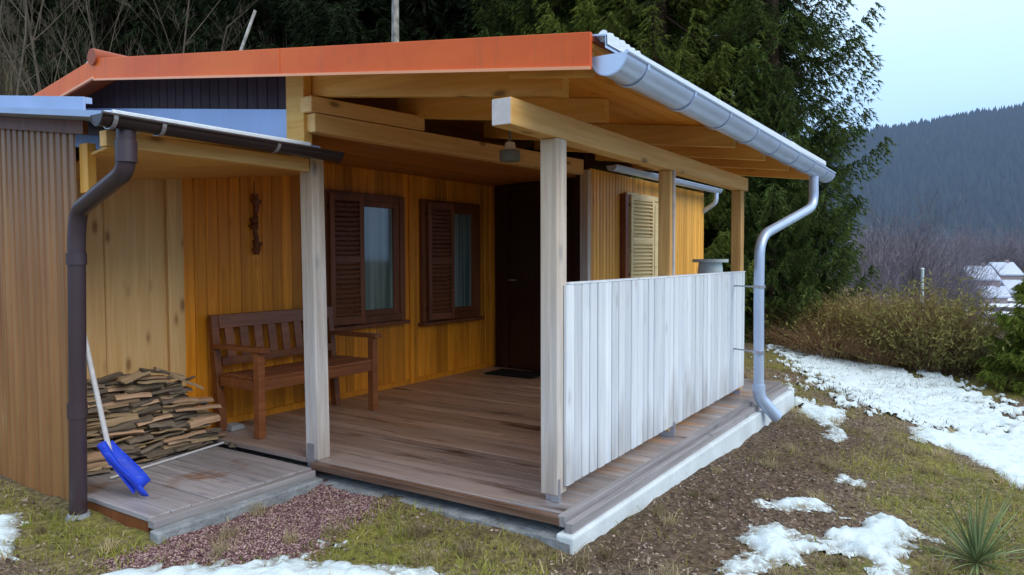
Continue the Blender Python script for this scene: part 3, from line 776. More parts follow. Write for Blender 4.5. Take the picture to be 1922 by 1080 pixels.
m = MB(); slab(m, -.34, e1, -.425, -.30, .001, .009); slab(m, -.34, e1, -.43, -.426, -.05, .009); m.build('eaves_flashing', M_zinc, cab)
def arc(P, r=.08, n=6):
    """round the corners of a polyline"""
    P = [Vector(p) for p in P]; out = [P[0]]
    for i in range(1, len(P)-1):
        a, b, c = P[i-1], P[i], P[i+1]; d0 = (a-b).normalized(); d1 = (c-b).normalized()
        rr = min(r, (a-b).length*.45, (c-b).length*.45); p0 = b+d0*rr; p1 = b+d1*rr
        for k in range(n+1):
            t = k/n; out.append(p0*(1-t)**2+b*2*t*(1-t)+p1*t*t)
    out.append(P[-1]); return out
# silver downpipe
m = MB(); m.tube(arc([(4.03,GV,2.0),(4.06,GV,1.72),(3.05,-.205,1.42),(3.06,-.2,.95),(3.09,-.2,.12)], .17, 8), .042, 16); dp = m.build('downpipe', M_zinc, cab, smooth=True)
m = MB(); m.tube([(3.09,-.2,.17),(3.09,-.2,.11)], .053, 16); m.tube(arc([(3.09,-.2,.12),(3.1,-.21,.05),(3.22,-.32,-.12)], .05), .052, 16); m.build('downpipe_shoe', M_zinc, dp, smooth=True)
for z in (1.0, .45):
    m = MB(); m.tube([(3.065,-.2,z-.012),(3.065,-.2,z+.012)], .052, 16); m.bar((3.07,-.15,z), (3.2,.07,z), .012, .012); m.build('pipe_clamp', M_galv, dp)
# small gutter of the side wall
m = MB(); halfpipe(m, (3.6, 1.42, 2.185), (7.1, 1.42, 2.2), .055); g2 = m.build('gutter', M_zinc, cab, smooth=True)
m = MB(); m.tube(arc([(7.0,1.42,2.15),(7.0,1.42,2.02),(7.1,1.8,1.8),(7.12,1.85,0)], .1), .035, 12); m.build('downpipe', M_zinc, cab, smooth=True)
# snow on the eaves
m = MB(); n = 90; V = []; Fc = []
for i in range(n+1):
    x = -.34+(e1+.34)*i/n; w = .26+.05*math.sin(i*.9)*random.random(); h = (.022+.03*fbm(x*3, .3, 7))*min(1, (i+.6)/3)
    for k in range(7):
        t = k/6; vv = -.435+w*t; V.append((x, vv, ztop(vv)+.004+h*(max(0, math.sin(PI*t))**.6)))
for i in range(n):
    for k in range(6): a = i*7+k; Fc.append((a, a+7, a+8, a+1))
V0 = len(V)
for i in range(n+1):
    x = -.34+(e1+.34)*i/n; V.append((x, -.437, ztop(-.437)-.035))
for i in range(n): Fc.append((i*7, V0+i, V0+i+1, (i+1)*7))
m.add(V, Fc, .5)
for i in range(7):
    x = -.32+i*.06; m.tube([(x, -.41, ztop(-.41)+.012), (x+.07, -.36, ztop(-.36)+.014)], random.uniform(.014, .026), 7)
sn = m.build('snow', M_snow, None, smooth=True); tag(sn, kind='structure')
m = MB()
m.hexa([(e0+.0,3.66,fb(3.66)+.02),(e0+.5,3.7,fb(3.7)+.02),(e0+.5,4.1,fb(4.1)+.01),(e0+.02,4.0,fb(4.0)+.01),(e0+.03,3.68,fb(3.66)+.07),(e0+.45,3.72,fb(3.7)+.08),(e0+.42,4.05,fb(4.1)+.045),(e0+.05,3.95,fb(4.0)+.04)])
rs_ = m.build('snow', M_snow, None, smooth=True); tag(rs_, kind='structure')

# ------------------------------------------------------------------ shed with lean-to
shed = empty('shed', (-1.2, 2.9, 0))
tag(shed, 'brown corrugated metal shed with lean-to roof joined to the cabin porch', 'shed')
def zl(v): return 1.93+.13*(v-1.63)
m = MB(); V = []; Fc = []; pitch_ = .072; v = 2.25; j = 0; pro = []
while v < 5.2:
    for dv, du in ((0, 0), (.006, -.009), (.046, -.009), (.052, 0)): pro.append((v+dv, du))
    v += pitch_
for (a, du) in pro: V += [(-1.2+du, a, -.12), (-1.2+du, a, zl(a)-.04)]
for i in range(len(pro)-1): Fc.append((2*i, 2*i+1, 2*i+3, 2*i+2))
m.add(V, Fc, .5)
def shedmat():
    m, nt, b = newmat('brown_corrugated_sheet', .42, 0, .5)
    o = objc(nt); n1 = noise(nt, mapping(nt, o, (6, 9, .6)), 1., 4, .6); n2 = noise(nt, mapping(nt, o, (30, 40, 2)), 1., 4, .6)
    col = ramp(nt, n1, [(.3, (.22,.1,.036)), (.7, (.4,.2,.075))])
    col = mix(nt, ramp(nt, n2, [(.62, (0,0,0)), (.75, (.6,.6,.6))]), col, (.42,.3,.14))
    nt.links.new(col, b.inputs['Base Color']); b.inputs['Coat Weight'].default_value = .08; b.inputs['Coat Roughness'].default_value = .3
    return m
M_shed = shedmat()
m.build('wall', M_shed, shed)
m = MB(); m.box((-1.185, 2.16, 1.6), (-1.14, 2.245, 1.86), .8); m.build('corner_block', M_goldE, shed, bevel=.003)
m = MB(); slab(m, -1.42, -.13, 1.56, 5.2, -.03, 0, zl); sroof = m.build('roof', M_bluem, shed)
m = MB(); slab(m, -1.34, -.3, 1.555, 1.7, .002, .012, zl); slab(m, -1.38, -.22, 1.54, 1.556, -.01, .012, zl); sx = m.build('snow', M_snow, None, bevel=.012); tag(sx, kind='structure')
m = MB(); slab(m, -1.245, -1.233, 2.07, 5.2, -.03, .09, zl); slab(m, -1.232, -1.2, 2.07, 5.2, .06, .09, zl); m.build('fascia', M_bluem, sroof)
m = MB(); slab(m, -1.24, -1.215, 2.09, 5.2, -.1, -.031, zl); m.build('barge_board', M_dark, sroof)
m = MB(); m.hexa([(-1.2,1.6,1.86),(-.14,1.6,1.88),(.9,2.97,1.935),(-1.12,2.97,1.70),(-1.2,1.6,1.875),(-.14,1.6,1.895),(.9,2.97,1.95),(-1.12,2.97,1.715)])
m.build('ceiling', M_leanceil, shed)
m = MB(); m.box((-1.35, 1.66, 1.78), (-.13, 1.72, 1.855), .5); m.build('eaves_beam', M_beamX, shed, bevel=.004)
m = MB(); halfpipe(m, (-1.46, 1.53, 1.895), (-.02, 1.53, 1.885), .05); sg = m.build('gutter', M_gutb, shed, smooth=True)
for x in (-1.4, -1.17, -.5):
    m = MB(); pts = [(x, 1.53-.056*math.cos(t), 1.893-.056*math.sin(t)) for t in np.linspace(0, PI, 10)]
    for i in range(9): m.bar(pts[i], pts[i+1], .02, .004, up=(0, pts[i][1]-1.53, pts[i][2]-1.893))
    m.build('gutter_bracket', M_galv, sg)
gz = hz(-1.28, 2.2)
PX, PY = -1.27, 2.14
m = MB(); m.tube(arc([(-1.31,1.56,1.86),(-1.31,1.57,1.66),(PX,PY-.05,1.5),(PX,PY-.02,1.38),(PX,PY+.04,gz+.02)], .06), .042, 16); sp = m.build('downpipe', M_pipeb, shed, smooth=True)
for z0, z1 in ((1.7,1.8),(1.22,1.28),(.42,.5)):
    hi = z0 > 1.5; yy = 1.563 if hi else PY-.02+.06*(1.38-z0)/1.4
    m = MB(); m.tube([(-1.31 if hi else PX, yy, z0), (-1.31 if hi else PX, yy, z1)], .048, 16); m.build('pipe_collar', M_pipeb, sp, smooth=True)
m = MB(); m.tube([(PX,PY+.04,gz-.03),(PX,PY+.04,gz+.0),(PX,PY+.04,gz+.02)], [.065,.06,.052], 16); m.build('pipe_gully', M_concd, sp, smooth=True)
m = MB(); m.box((-1.19, 2.3, -.5), (-1.14, 5.2, -.05)); m.build('plinth', M_concd, shed)

# lean-to platform (own deck)
plat = empty('platform', (-.7, 2.2, -.03))
tag(plat, 'low grey plank platform under the lean-to with a concrete edge strip', 'platform')
m = MB(); x = -1.2
while x < -.17:
    m.box((x+.003, 1.635, -.055), (x+.112, 2.97, random.uniform(-.032, -.027))); x += .115
m.build('planks', M_deckout, plat, bevel=.004)
m = MB(); m.box((-1.21, 1.575, -.075), (-.19, 1.632, -.034), .6); m.build('edge_board', M_deckedge, plat, bevel=.004)
m = MB(); m.box((-1.24, 1.495, -.3), (-.2, 1.571, -.066), .6); m.build('curb', M_concd, plat, bevel=.01)
m = MB(); m.box((-1.19, 1.66, -.3), (-1.13, 2.95, -.06)); m.build('joist', M_dark, plat)

# ------------------------------------------------------------------ bench
bench = empty('bench', (.6, 2.65, 0)); tag(bench, 'dark reddish wooden slatted garden bench against the porch wall', 'bench')
for x in (.02, 1.13):
    m = MB(); m.box((x, 2.37, 0), (x+.055, 2.43, .6)); m.build('leg', M_bench, bench, bevel=.004)
    m = MB(); m.hexa([(x,2.8,0),(x+.055,2.8,0),(x+.055,2.86,0),(x,2.86,0),(x,2.89,.84),(x+.055,2.89,.84),(x+.055,2.94,.84),(x,2.94,.84)]); m.build('leg', M_bench, bench, bevel=.004)
    m = MB(); m.box((x-.01, 2.33, .6), (x+.07, 2.86, .632)); m.build('armrest', M_bench, bench, bevel=.006)
    m = MB(); m.box((x+.01, 2.43, .33), (x+.045, 2.82, .4)); m.build('side_rail', M_bench, bench, bevel=.004)
m = MB()
for i in range(5): m.box((.03, 2.38+i*.085, .402), (1.175, 2.38+i*.085+.07, .425))
m.build('seat', M_bench, bench, bevel=.004)
m = MB(); m.box((.075, 2.385, .33), (1.13, 2.415, .4)); m.build('apron', M_bench, bench, bevel=.003)
m = MB(); m.hexa([(.076,2.87,.74),(1.129,2.87,.74),(1.129,2.9,.74),(.076,2.9,.74),(.076,2.885,.84),(1.129,2.885,.84),(1.129,2.915,.84),(.076,2.915,.84)])
m.hexa([(.076,2.835,.47),(1.129,2.835,.47),(1.129,2.865,.47),(.076,2.865,.47),(.076,2.84,.53),(1.129,2.84,.53),(1.129,2.87,.53),(.076,2.87,.53)])
m.build('backrest', M_bench, bench, bevel=.004)
m = MB()
for i in range(8):
    x = .12+i*.127; m.hexa([(x,2.845,.525),(x+.07,2.845,.525),(x+.07,2.86,.525),(x,2.86,.525),(x,2.878,.745),(x+.07,2.878,.745),(x+.07,2.893,.745),(x,2.893,.745)])
m.build('back_slats', M_bench, bench)

# ------------------------------------------------------------------ firewood
def logmesh(mat, seed):
    rg = random.Random(seed); m = MB(); L = rg.uniform(.16, .34)/2; w = rg.uniform(.045, .085)/2; h = rg.uniform(.012, .026)/2
    k = rg.choice([4, 5, 5]); a0 = [(-w,-h),(w*.9,-h*rg.uniform(.6,1)),(w*rg.uniform(.6,1),h*rg.uniform(.4,1)),(0,h*rg.uniform(.9,1.5)),(-w*rg.uniform(.5,1),h*rg.uniform(.3,1))]
    if k == 4: a0.pop(3)
    V = []; Fc = []
    for i in range(5):
        x = -L+2*L*i/4; bx = rg.uniform(-.006, .006); bz = rg.uniform(-.004, .004); s = rg.uniform(.85, 1.08)
        for a, b_ in a0: V.append((x+rg.uniform(-.004, .004)*(i in (0, 4)), a*s+bx, b_*s+bz))
    for i in range(4):
        for j in range(k): Fc.append((i*k+j, i*k+(j+1) % k, (i+1)*k+(j+1) % k, (i+1)*k+j))
    Fc += [tuple(range(k))[::-1], tuple(4*k+j for j in range(k))]
    m.add(V, Fc, rg.random()); me = m.build('firewood_log', mat, None, bevel=.0)
    return me, h
protos = [logmesh([M_log1, M_log3, M_log1, M_log2, M_log3, M_log1, M_log3, M_log1, M_log2, M_log3, M_log1, M_log3][i], i+3) for i in range(12)]
firstuse = set()
def putlog(i, x, y, z, rx, ry, rz):
    o, h = protos[i]
    if i in firstuse: c = o.copy(); COL.objects.link(c)
    else: c = o; firstuse.add(i)
    c.location = (x, y, z); c.rotation_euler = (rx, ry, rz)
    red = i in (3, 8); grey = i in (1, 4, 6, 9, 11)
    lab = ('reddish' if red else 'dark grey' if grey else 'pale brown')
    tag(c, lab+' split log in the firewood stack on the porch', 'firewood', lab+' split logs in the firewood stack')
def topz(x):        # outline of the stack
    return np.interp(x, [-1.12,-.85,-.66,-.52,-.4,-.28,-.18,-.08], [.48,.5,.48,.52,.48,.36,.22,.02])
z = -.012; row = 0
while z < .56:
    x = -1.0+random.uniform(-.05, .05)
    while x < -.14:
        i = random.randrange(12); Lh = random.uniform(.13, .2)*.95
        if topz(x) > z:
            putlog(i, x+random.uniform(-.03, .03), 2.66+random.uniform(-.035, .035)-(.03 if z < .1 else 0)+z*.12, z+random.uniform(-.004, .004), random.uniform(-.6, .6), random.uniform(-.09, .09), random.uniform(-.3, .3))
            if row % 2 == 0: putlog(random.randrange(12), x+random.uniform(-.03, .03), 2.8+random.uniform(-.03, .03), z+.01, random.uniform(-.3, .3), random.uniform(-.08, .08), random.uniform(-.3, .3))
        x += Lh*1.25
    z += .0225; row += 1
for (x, y, z, ry, rz) in ((-.55,2.66,.53,.25,.1),(-.44,2.68,.5,.4,-.1),(-.33,2.66,.43,.45,.1),(-.7,2.64,.52,-.2,.2),(-.84,2.7,.52,-.2,0),(-.02,2.62,-.015,0,.5),(.02,2.72,-.015,.02,-.3),(-.1,2.5,-.012,.0,.9)):
    putlog(random.choice([0, 1, 4, 5, 7]), x, y, z, .2, ry, rz)
for i in range(12):
    if i not in firstuse: bpy.data.objects.remove(protos[i][0])
m = MB(); m.tube([(-.98, 2.42, -.018), (.1, 2.62, -.018)], .008, 6)
tag(m.build('stick', M_handle, None, loc=(-.4, 2.5, 0)), 'thin pale stick lying on the planks in front of the logs', 'stick')
m = MB(); m.hexa([(.05,2.72,0),(.2,2.74,0),(.19,2.86,0),(.06,2.84,0),(.07,2.74,.04),(.17,2.75,.035),(.165,2.83,.045),(.08,2.82,.05)])
tag(m.build('stone', M_stone, None, bevel=.01, loc=(.12, 2.78, 0)), 'small dark stone on the floor at the rear bench leg', 'stone')

# ------------------------------------------------------------------ snow shovel
fw = Vector((cy, sy, 0))
def P3(px, py, d):
    c = Vector((CU, CV, 1.25)); return c+(Fw+R2*((px-961)/F_)-U2*((py-540)/F_))*d
sh = empty('snow_shovel', (-1.08, 2.1, 0)); tag(sh, 'blue plastic snow shovel with pale handle leaning beside the firewood', 'shovel')
m = MB(); V = []; Fc = []; nx, ny = 8, 8
top = Vector((-1.19, 2.06, .25)); tip = Vector((-1.06, 2.0, -.018)); ax = (tip-top)
wd = Vector((.55, .75, .35)).normalized()*.115; nr_ = ax.cross(wd).normalized()
if nr_.z < 0: nr_ = -nr_
for i in range(nx+1):
    s = i/nx
    for j in range(ny+1):
        t = j/ny*2-1; wv = .8+.2*min(1, s*3)
        V.append(top+ax*s+wd*t*wv*.62+nr_*(.055*t*t-.02*math.cos(s*3.1)))
for i in range(nx):
    for j in range(ny): a = i*(ny+1)+j; Fc.append((a, a+1, a+ny+2, a+ny+1))
m.add(V, Fc, .5); bl = m.build('blade', M_blue, sh, smooth=True)
md = bl.modifiers.new('s', 'SOLIDIFY'); md.thickness = .008
m = MB()
for t in (-.4, 0, .4): m.bar(top+ax*.05+wd*t*.6+nr_*.0, top+ax*.9+wd*t*.62+nr_*.012, .012, .012, up=nr_)
m.tube([top+ax*.3+nr_*.0, top-ax*.12+nr_*.005], .024, 10); m.build('blade_rib', M_blue, sh)
hb = top+ax*.22; ht = Vector((-1.24, 2.16, .92))
m = MB(); m.tube([hb, ht], .0135, 10); m.build('handle', M_handle, sh, smooth=True)

# ------------------------------------------------------------------ small porch things
lm = empty('ceiling_lamp', (1.39, 1.2, 2.04)); tag(lm, 'small round grey porch lamp hanging under the rafters', 'lamp')
m = MB(); m.tube([(1.39,1.2,1.97),(1.39,1.2,2.05)], .078, 20); m.build('lamp_body', M_lampg, lm, smooth=True, bevel=.006)
m = MB(); m.tube([(1.39,1.2,2.052),(1.39,1.2,2.11)], [.05,.035], 16); m.build('lamp_glass', M_lampw, lm, smooth=True)
m = MB(); m.tube([(1.39,1.2,2.11),(1.39,1.2,2.345)], .012, 8); m.build('lamp_stem', M_lampg, lm)
m = MB()
for i in range(10):
    t = i/9; m.tube([(.46+.02*math.sin(i), VA-.045, 1.75-.42*t), (.465, VA-.045, 1.75-.42*t-.05)], [.028+.018*math.sin(i*1.7), .02], 8)
m.tube([(.46,VA-.04,1.85),(.46,VA-.04,1.75)], .004, 6)
tag(m.build('wall_ornament', M_dark, None, loc=(.46, VA-.04, 1.5)), 'dark carved ornament hanging on the porch wall above the bench', 'wall ornament')
m = MB(); m.box((3.15, 2.1, .002), (3.5, 2.7, .018)); tag(m.build('doormat', M_mat, None, bevel=.004, loc=(3.3, 2.4, 0)), 'dark doormat on the deck before the cabin door', 'doormat')
bx_ = empty('water_barrel', (3.78, .45, 0)); tag(bx_, 'pale white lidded barrel standing behind the far end of the railing', 'barrel')
m = MB(); m.tube([(3.78,.45,0),(3.78,.45,.1),(3.78,.45,.6),(3.78,.45,1.1),(3.78,.45,1.2)], [.1,.12,.125,.12,.11], 24); m.build('barrel_body', M_white, bx_, smooth=True)
m = MB(); m.tube([(3.78,.45,1.2),(3.78,.45,1.23)], .17, 24); m.build('lid', M_white, bx_, smooth=True)

# ------------------------------------------------------------------ trees
def spruce_arrays(seed, H, Rm, zlow, nw, dens, droop=.35, wide=1.0, needle=.1, pw=.75):
    rg = np.random.default_rng(seed); Vt = []; rn = []; stems = []
    for w in range(nw):
        t = w/nw; z = zlow+(H-zlow)*t**.95; nb = rg.integers(5, 8)
        for b in range(nb):
            az = rg.uniform(0, 2*PI); L = Rm*(1-t)**pw*rg.uniform(.65, 1.12)+.15
            zz = z+rg.uniform(-.1, .1); ns = max(4, int(L*dens)); s = (np.arange(ns)+rg.uniform(0, 1, ns))/ns
            s = .12+.88*s; x = s*L; dr = -droop*L*np.sin(s*PI*.8)*rg.uniform(.6, 1.3)+.22*L*s**3*rg.uniform(.2, 1.1)
            ca, sa = math.cos(az), math.sin(az)
            stems.append((zz, az, L, droop))
            for side in (-1, 1):
                tl = (.42*(1-s)**.6+.12)*rg.uniform(.6, 1.25, ns)*wide          # twig length
                ta = az+side*rg.uniform(.55, 1.1, ns)
                for q in range(4):                                     # clumps along the twig
                    f = (q+rg.uniform(.2, .8, ns))/4
                    cx = ca*x+np.cos(ta)*tl*f; cy_ = sa*x+np.sin(ta)*tl*f; cz = zz+dr-.85*tl*f**1.4
                    for c in range(5):
                        n = ns; dv = np.stack([np.cos(ta)+rg.normal(0, .45, n), np.sin(ta)+rg.normal(0, .45, n), -.8+rg.normal(0, .4, n)], -1)
                        dv /= np.linalg.norm(dv, axis=1)[:, None]
                        sd_ = np.cross(dv, rg.normal(0, 1, (n, 3))); sd_ /= np.linalg.norm(sd_, axis=1)[:, None]+1e-9
                        l = needle*rg.uniform(.7, 1.5, n)[:, None]; wd = .1*l
                        c0 = np.stack([cx, cy_, cz], -1)
                        Vt.append(np.stack([c0-sd_*wd, c0+sd_*wd, c0+dv*l], 1))
                        rn.append(np.clip(.12+.55*s+.25*f+rg.normal(0, .14, n), 0, 1))
    V = np.concatenate(Vt).reshape(-1, 3); r = np.repeat(np.concatenate(rn), 3)
    return V, r, stems
def spruce(seed, H, Rm, zlow, nw, dens, mat, droop=.35, wide=1., needle=.1, pw=.75):
    V, r, stems = spruce_arrays(seed, H, Rm, zlow, nw, dens, droop, wide, needle, pw)
    Fc = np.arange(len(V)).reshape(-1, 3)
    m = MB(); m.tube([(0,0,-.5),(0,0,H*.3),(0,0,H*.97)], [.015*H+.03, .011*H+.02, .01], 8)
    for zz, az, L, dr in stems[::2]:
        c, s_ = math.cos(az), math.sin(az); m.tube([(0,0,zz),(c*L*.5,s_*L*.5,zz-dr*L*.75),(c*L*.95,s_*L*.95,zz-dr*L*.45)], [.022,.014,.005], 4, False)
    t = empty('spruce_tree'); tr = m.build('trunk', M_bark, t, smooth=True)
    c = npmesh('crown', V, Fc, r, mat); c.parent = t
    return t
def copytree(o):
    c = o.copy(); COL.objects.link(c)
    for ch in o.children: d = ch.copy(); COL.objects.link(d); d.parent = c
    return c
def place(o, r, d, s=1., rz=None, dz=-.05, sz=None):
    u, v = uvof(r, d); o.location = (u, v, hz(u, v)+dz); o.scale = (s, s, sz or s); o.rotation_euler = (random.uniform(-.02, .02), random.uniform(-.02, .02), random.uniform(0, 6.28) if rz is None else rz)
    return o
big = spruce(1, 13.5, 1.95, .3, 36, 22, M_spr, .5, 1.15, .088, .38)
tag(place(big, 4.75, 13.6, 1.), 'tall dark spruce at the right edge of the row behind the cabin', 'spruce tree', 'spruces behind the cabin')
olive = spruce(2, 13, 2.1, .8, 32, 20, M_spr2, .55, 1., .09)
tag(place(olive, 2.6, 13.2, 1.), 'lighter olive green spruce right behind the silver gutter', 'spruce tree', 'spruces behind the cabin')
for r_, d_, s_, lab in ((3.75, 15.2, 1.05, 'dark spruce standing between the olive spruce and the right edge spruce'), (5.75, 17.5, .8, 'shorter spruce half hidden behind the right edge spruce'),
                   (4.4, 12.4, .36, 'small spruce filling the gap beside the silver downpipe'), (.9, 15.2, 1.0, 'dark spruce rising above the right end of the orange fascia'), (5.6, 13.0, .3, 'low spruce at the foot of the right edge spruce')):
    tag(place(copytree(big), r_, d_, s_), lab, 'spruce tree', 'spruces behind the cabin')
o = copytree(olive); tag(place(o, 1.75, 14.6, 1.05), 'second olive spruce half behind the first, above the fascia corner', 'spruce tree', 'spruces behind the cabin')
dk = spruce(3, 12, 2.2, .3, 36, 11, M_sprd, .3, 1.1, .15)
dpos = [(-.4,17),(-1.8,18),(-3.,17.5),(-4.3,19),(-1.1,22),(-5.4,21),(.3,20),(-3.,24),(-6.6,25),(1.9,19),(-4.7,26),(-.4,27),(3.2,21),(-9,27),(-2.2,30),(-11.5,29),(-14,31),(-17,32),(-20,31),(-8,33),(-12.5,36),(-17,38),(-5,36),(-10.5,24),(-14.5,24.5),(-7.6,20),(-6.1,18.4),(-3.4,16.2),(-10.6,19.5)]
for i, (r_, d_) in enumerate(dpos):
    o = dk if i == 0 else copytree(dk)
    tag(place(o, r_, d_, random.uniform(.9, 1.2)), 'dark spruce on the wooded slope behind the roof', 'spruce tree', 'dark spruces on the slope')
# bare trees
def bare(seed, H, mat, thin=1., name='bare_tree', spread=.5, levels=4, straight=.06):
    rg = random.Random(seed); m = MB()
    def grow(p, d, L, r, lv):
        pts = [p]; rad = [r]; n = 4
        for i in range(n):
            d = (d+Vector((rg.gauss(0, straight), rg.gauss(0, straight), rg.gauss(.03, straight*.5)))).normalized(); p = p+d*L/n; pts.append(p); rad.append(max(.0025, r*(1-(i+1)/n*.72)))
        m.tube(pts, rad, 5 if lv > 2 else 3, False)
        if lv > 0:
            k = rg.randint(5, 8) if lv == levels else rg.randint(3, 5)
            for j in range(k):
                t = rg.uniform(.3, 1) if lv < levels else rg.uniform(.35, 1); q = pts[0].lerp(pts[-1], t); i = min(n-1, int(t*n)); q = pts[i].lerp(pts[i+1], t*n-i)
                az = rg.uniform(0, 2*PI); dd = (d+Vector((math.cos(az)*spread, math.sin(az)*spread, rg.uniform(.0, .35)))*1.1).normalized()
                grow(q, dd, L*rg.uniform(.3, .5), rad[i]*.5, lv-1)
    grow(Vector((0, 0, -.2)), Vector((0, 0, 1)), H, .011*H*thin, levels)
    t = empty(name); m.build('trunk', mat, t)
    return t
bt = [bare(11, 7, M_greybark, .8, spread=.55), bare(12, 6, M_greybark, .7, spread=.8), bare(13, 8, M_greybark, .6, spread=.4)]
used = set()
for i in range(46):
    d_ = random.uniform(15.5, 27); x_ = random.uniform(-.78, -.36) if i < 30 else random.uniform(-.8, -.1)
    k = i % 3; o = bt[k] if k not in used else copytree(bt[k]); used.add(k)
    tag(place(o, x_*d_, d_, random.uniform(.7, 1.15)), 'thin leafless tree in the thicket on the slope behind the roof', 'bare tree', 'bare trees on the slope')
def birchtree():
    o = bare(22, 12, M_birch, .95, 'birch_tree', .9, 1, .008); return o
tag(place(birchtree(), (741-961)/F_*15, 15.), 'white barked birch rising above the middle of the orange fascia', 'birch tree')
m = MB(); u_, v_ = uvof((456-961)/F_*14.2, 14.2); u2_, v2_ = uvof((488-961)/F_*14.2, 14.2)
z0 = 1.25+(484-110)/F_*14.2; z1 = 1.25+(484-26)/F_*14.2
sn_ = Vector((u_, v_, hz(u_, v_))); 
e_ = Vector((u2_-u_, v2_-v_, z1-z0)); b0 = Vector((u_, v_, z0))-e_*((z0-hz(u_, v_))/e_.z)
t = empty('dead_trunk', b0); m.tube([b0, b0+e_*1.2, Vector((u2_, v2_, z1))], [.06, .045, .03], 8); m.build('trunk', M_birch, t, smooth=True)
tag(t, 'broken pale leaning trunk sticking up behind the roof', 'dead tree')
# thicket mass on the slope
n = 42000; x_ = RNG.uniform(-.85, .3, n); d_ = RNG.uniform(13.6, 30, n); u, v = uvof(x_*d_, d_)
k = fbm(u*.35, v*.35, 5) > .36; u, v, x_, d_ = u[k], v[k], x_[k], d_[k]; n = len(u)
tag(blades('undergrowth', u, v, RNG.uniform(.5, 2.2, n)*(.6+.8*fbm(u*.5, v*.5, 9)), RNG.uniform(.012, .035, n), .6, M_brush, 'g'), 'brown leafless thicket covering the slope behind the roof', 'undergrowth', kind='stuff')
n = 26000; x_ = RNG.uniform(-.85, .1, n); d_ = RNG.uniform(16, 34, n); u, v = uvof(x_*d_, d_)
k = fbm(u*.4+9, v*.4, 15) > .38; u, v, x_, d_ = u[k], v[k], x_[k], d_[k]; n = len(u)
tag(blades('sapling_thicket', u, v, RNG.uniform(1.5, 5., n), RNG.uniform(.015, .04, n), .25, M_brush, 'g'), 'tall thin saplings standing densely on the slope', 'saplings', kind='stuff')
# bushes on the bank to the right
def bush(seed, H, Rd, n, mat, name='bush', lean=.8, w=(.006,.016), leafy=0, leafmat=None):
    rg = np.random.default_rng(seed); a = rg.uniform(0, 2*PI, n); q = rg.uniform(0, 1, n)**.5
    bx = np.cos(a)*q*Rd*.45; by = np.sin(a)*q*Rd*.45; L = H*rg.uniform(.45, 1.05, n)*(1-.3*q)
    tx = np.cos(a)*q*Rd*lean+rg.normal(0, .12, n)*H; ty = np.sin(a)*q*Rd*lean+rg.normal(0, .12, n)*H
    wv = rg.uniform(*w, n); c = rg.uniform(0, 2*PI, n); ox, oy = np.cos(c)*wv, np.sin(c)*wv
    P = [np.stack([bx-ox, by-oy, 0*L-.05], -1), np.stack([bx+ox, by+oy, 0*L-.05], -1), np.stack([bx+tx*.4+ox*.7, by+ty*.4+oy*.7, L*.6], -1), np.stack([bx+tx*.4-ox*.7, by+ty*.4-oy*.7, L*.6], -1), np.stack([bx+tx, by+ty, L], -1)]
    V = np.stack(P, 1).reshape(-1, 3); i = np.arange(n)*5
    Fc = np.concatenate([np.stack([i, i+1, i+2], -1), np.stack([i, i+2, i+3], -1), np.stack([i+3, i+2, i+4], -1)])
    t = empty(name); o = npmesh('stems', V, Fc, np.repeat(rg.uniform(0, 1, n), 5), mat); o.parent = t
    if leafy:
        j = rg.integers(0, n, leafy); f = rg.uniform(.25, 1, leafy)[:, None]
        top = P[4][j]; bot = P[0][j]; c0 = bot*(1-f)+top*f; c0[:, 2] = c0[:, 2]
        dv = rg.normal(0, 1, (leafy, 3)); dv[:, 2] += .5; dv /= np.linalg.norm(dv, axis=1)[:, None]; s_ = np.cross(dv, rg.normal(0, 1, (leafy, 3))); s_ /= np.linalg.norm(s_, axis=1)[:, None]
        l = rg.uniform(.04, .1, leafy)[:, None]; c0 = c0+rg.normal(0, .04, (leafy, 3))
        V = np.stack([c0-s_*l*.16, c0+s_*l*.16, c0+dv*l], 1).reshape(-1, 3)
        o = npmesh('foliage', V, np.arange(len(V)).reshape(-1, 3), np.repeat(np.clip(f[:, 0]*.7+rg.normal(.15, .2, leafy), 0, 1), 3), leafmat); o.parent = t
    return t
b1 = bush(1, 1.5, .85, 1300, M_rusty, leafy=11000, leafmat=M_bush, w=(.003,.008))
b2 = bush(2, 1.0, 1.1, 2400, M_rusty, leafy=1500, leafmat=M_bush, w=(.003,.008), lean=.95)
tag(place(b1, 6.1, 10.6), 'dense olive bush in the middle of the bank beyond the snowy path', 'bush')
tag(place(copytree(b1), 5.3, 11.8, .7), 'smaller olive bush left of the dense one on the bank', 'bush')
tag(place(b2, 5.0, 11.4, .8), 'wispy rust brown bush nearest the spruces on the bank', 'bush', 'wispy bushes on the bank')
labs = ['rust brown brush beside the olive bush', 'thin dry brush behind the olive bush', 'low dry brush at the upper end of the snowy path', 'dry brown brush below the right edge spruce', 'thin brush on the bank right of the olive bush', 'dry brush between the two olive bushes', 'sparse low brush on the bank near the young spruce']
for (r_, d_, s_), lb in zip([(5.6,10.9,.6),(6.7,12.6,.7),(4.45,12.,.45),(5.2,12.6,.95),(6.75,10.6,.4),(5.9,12.3,1.15),(6.8,9.7,.35)], labs):
    tag(place(copytree(b2), r_, d_, s_), lb, 'bush', 'wispy bushes on the bank')
ys = spruce(5, 2.35, .95, .1, 22, 34, M_spr2, .1, .55, .07)
tag(place(ys, 7.2, 9.5, .95, dz=-.15), 'young green spruce at the right edge of the picture', 'spruce tree')
o = copytree(ys); tag(place(o, 8.5, 10.8, .7), 'second young spruce just behind the one at the right edge', 'spruce tree')
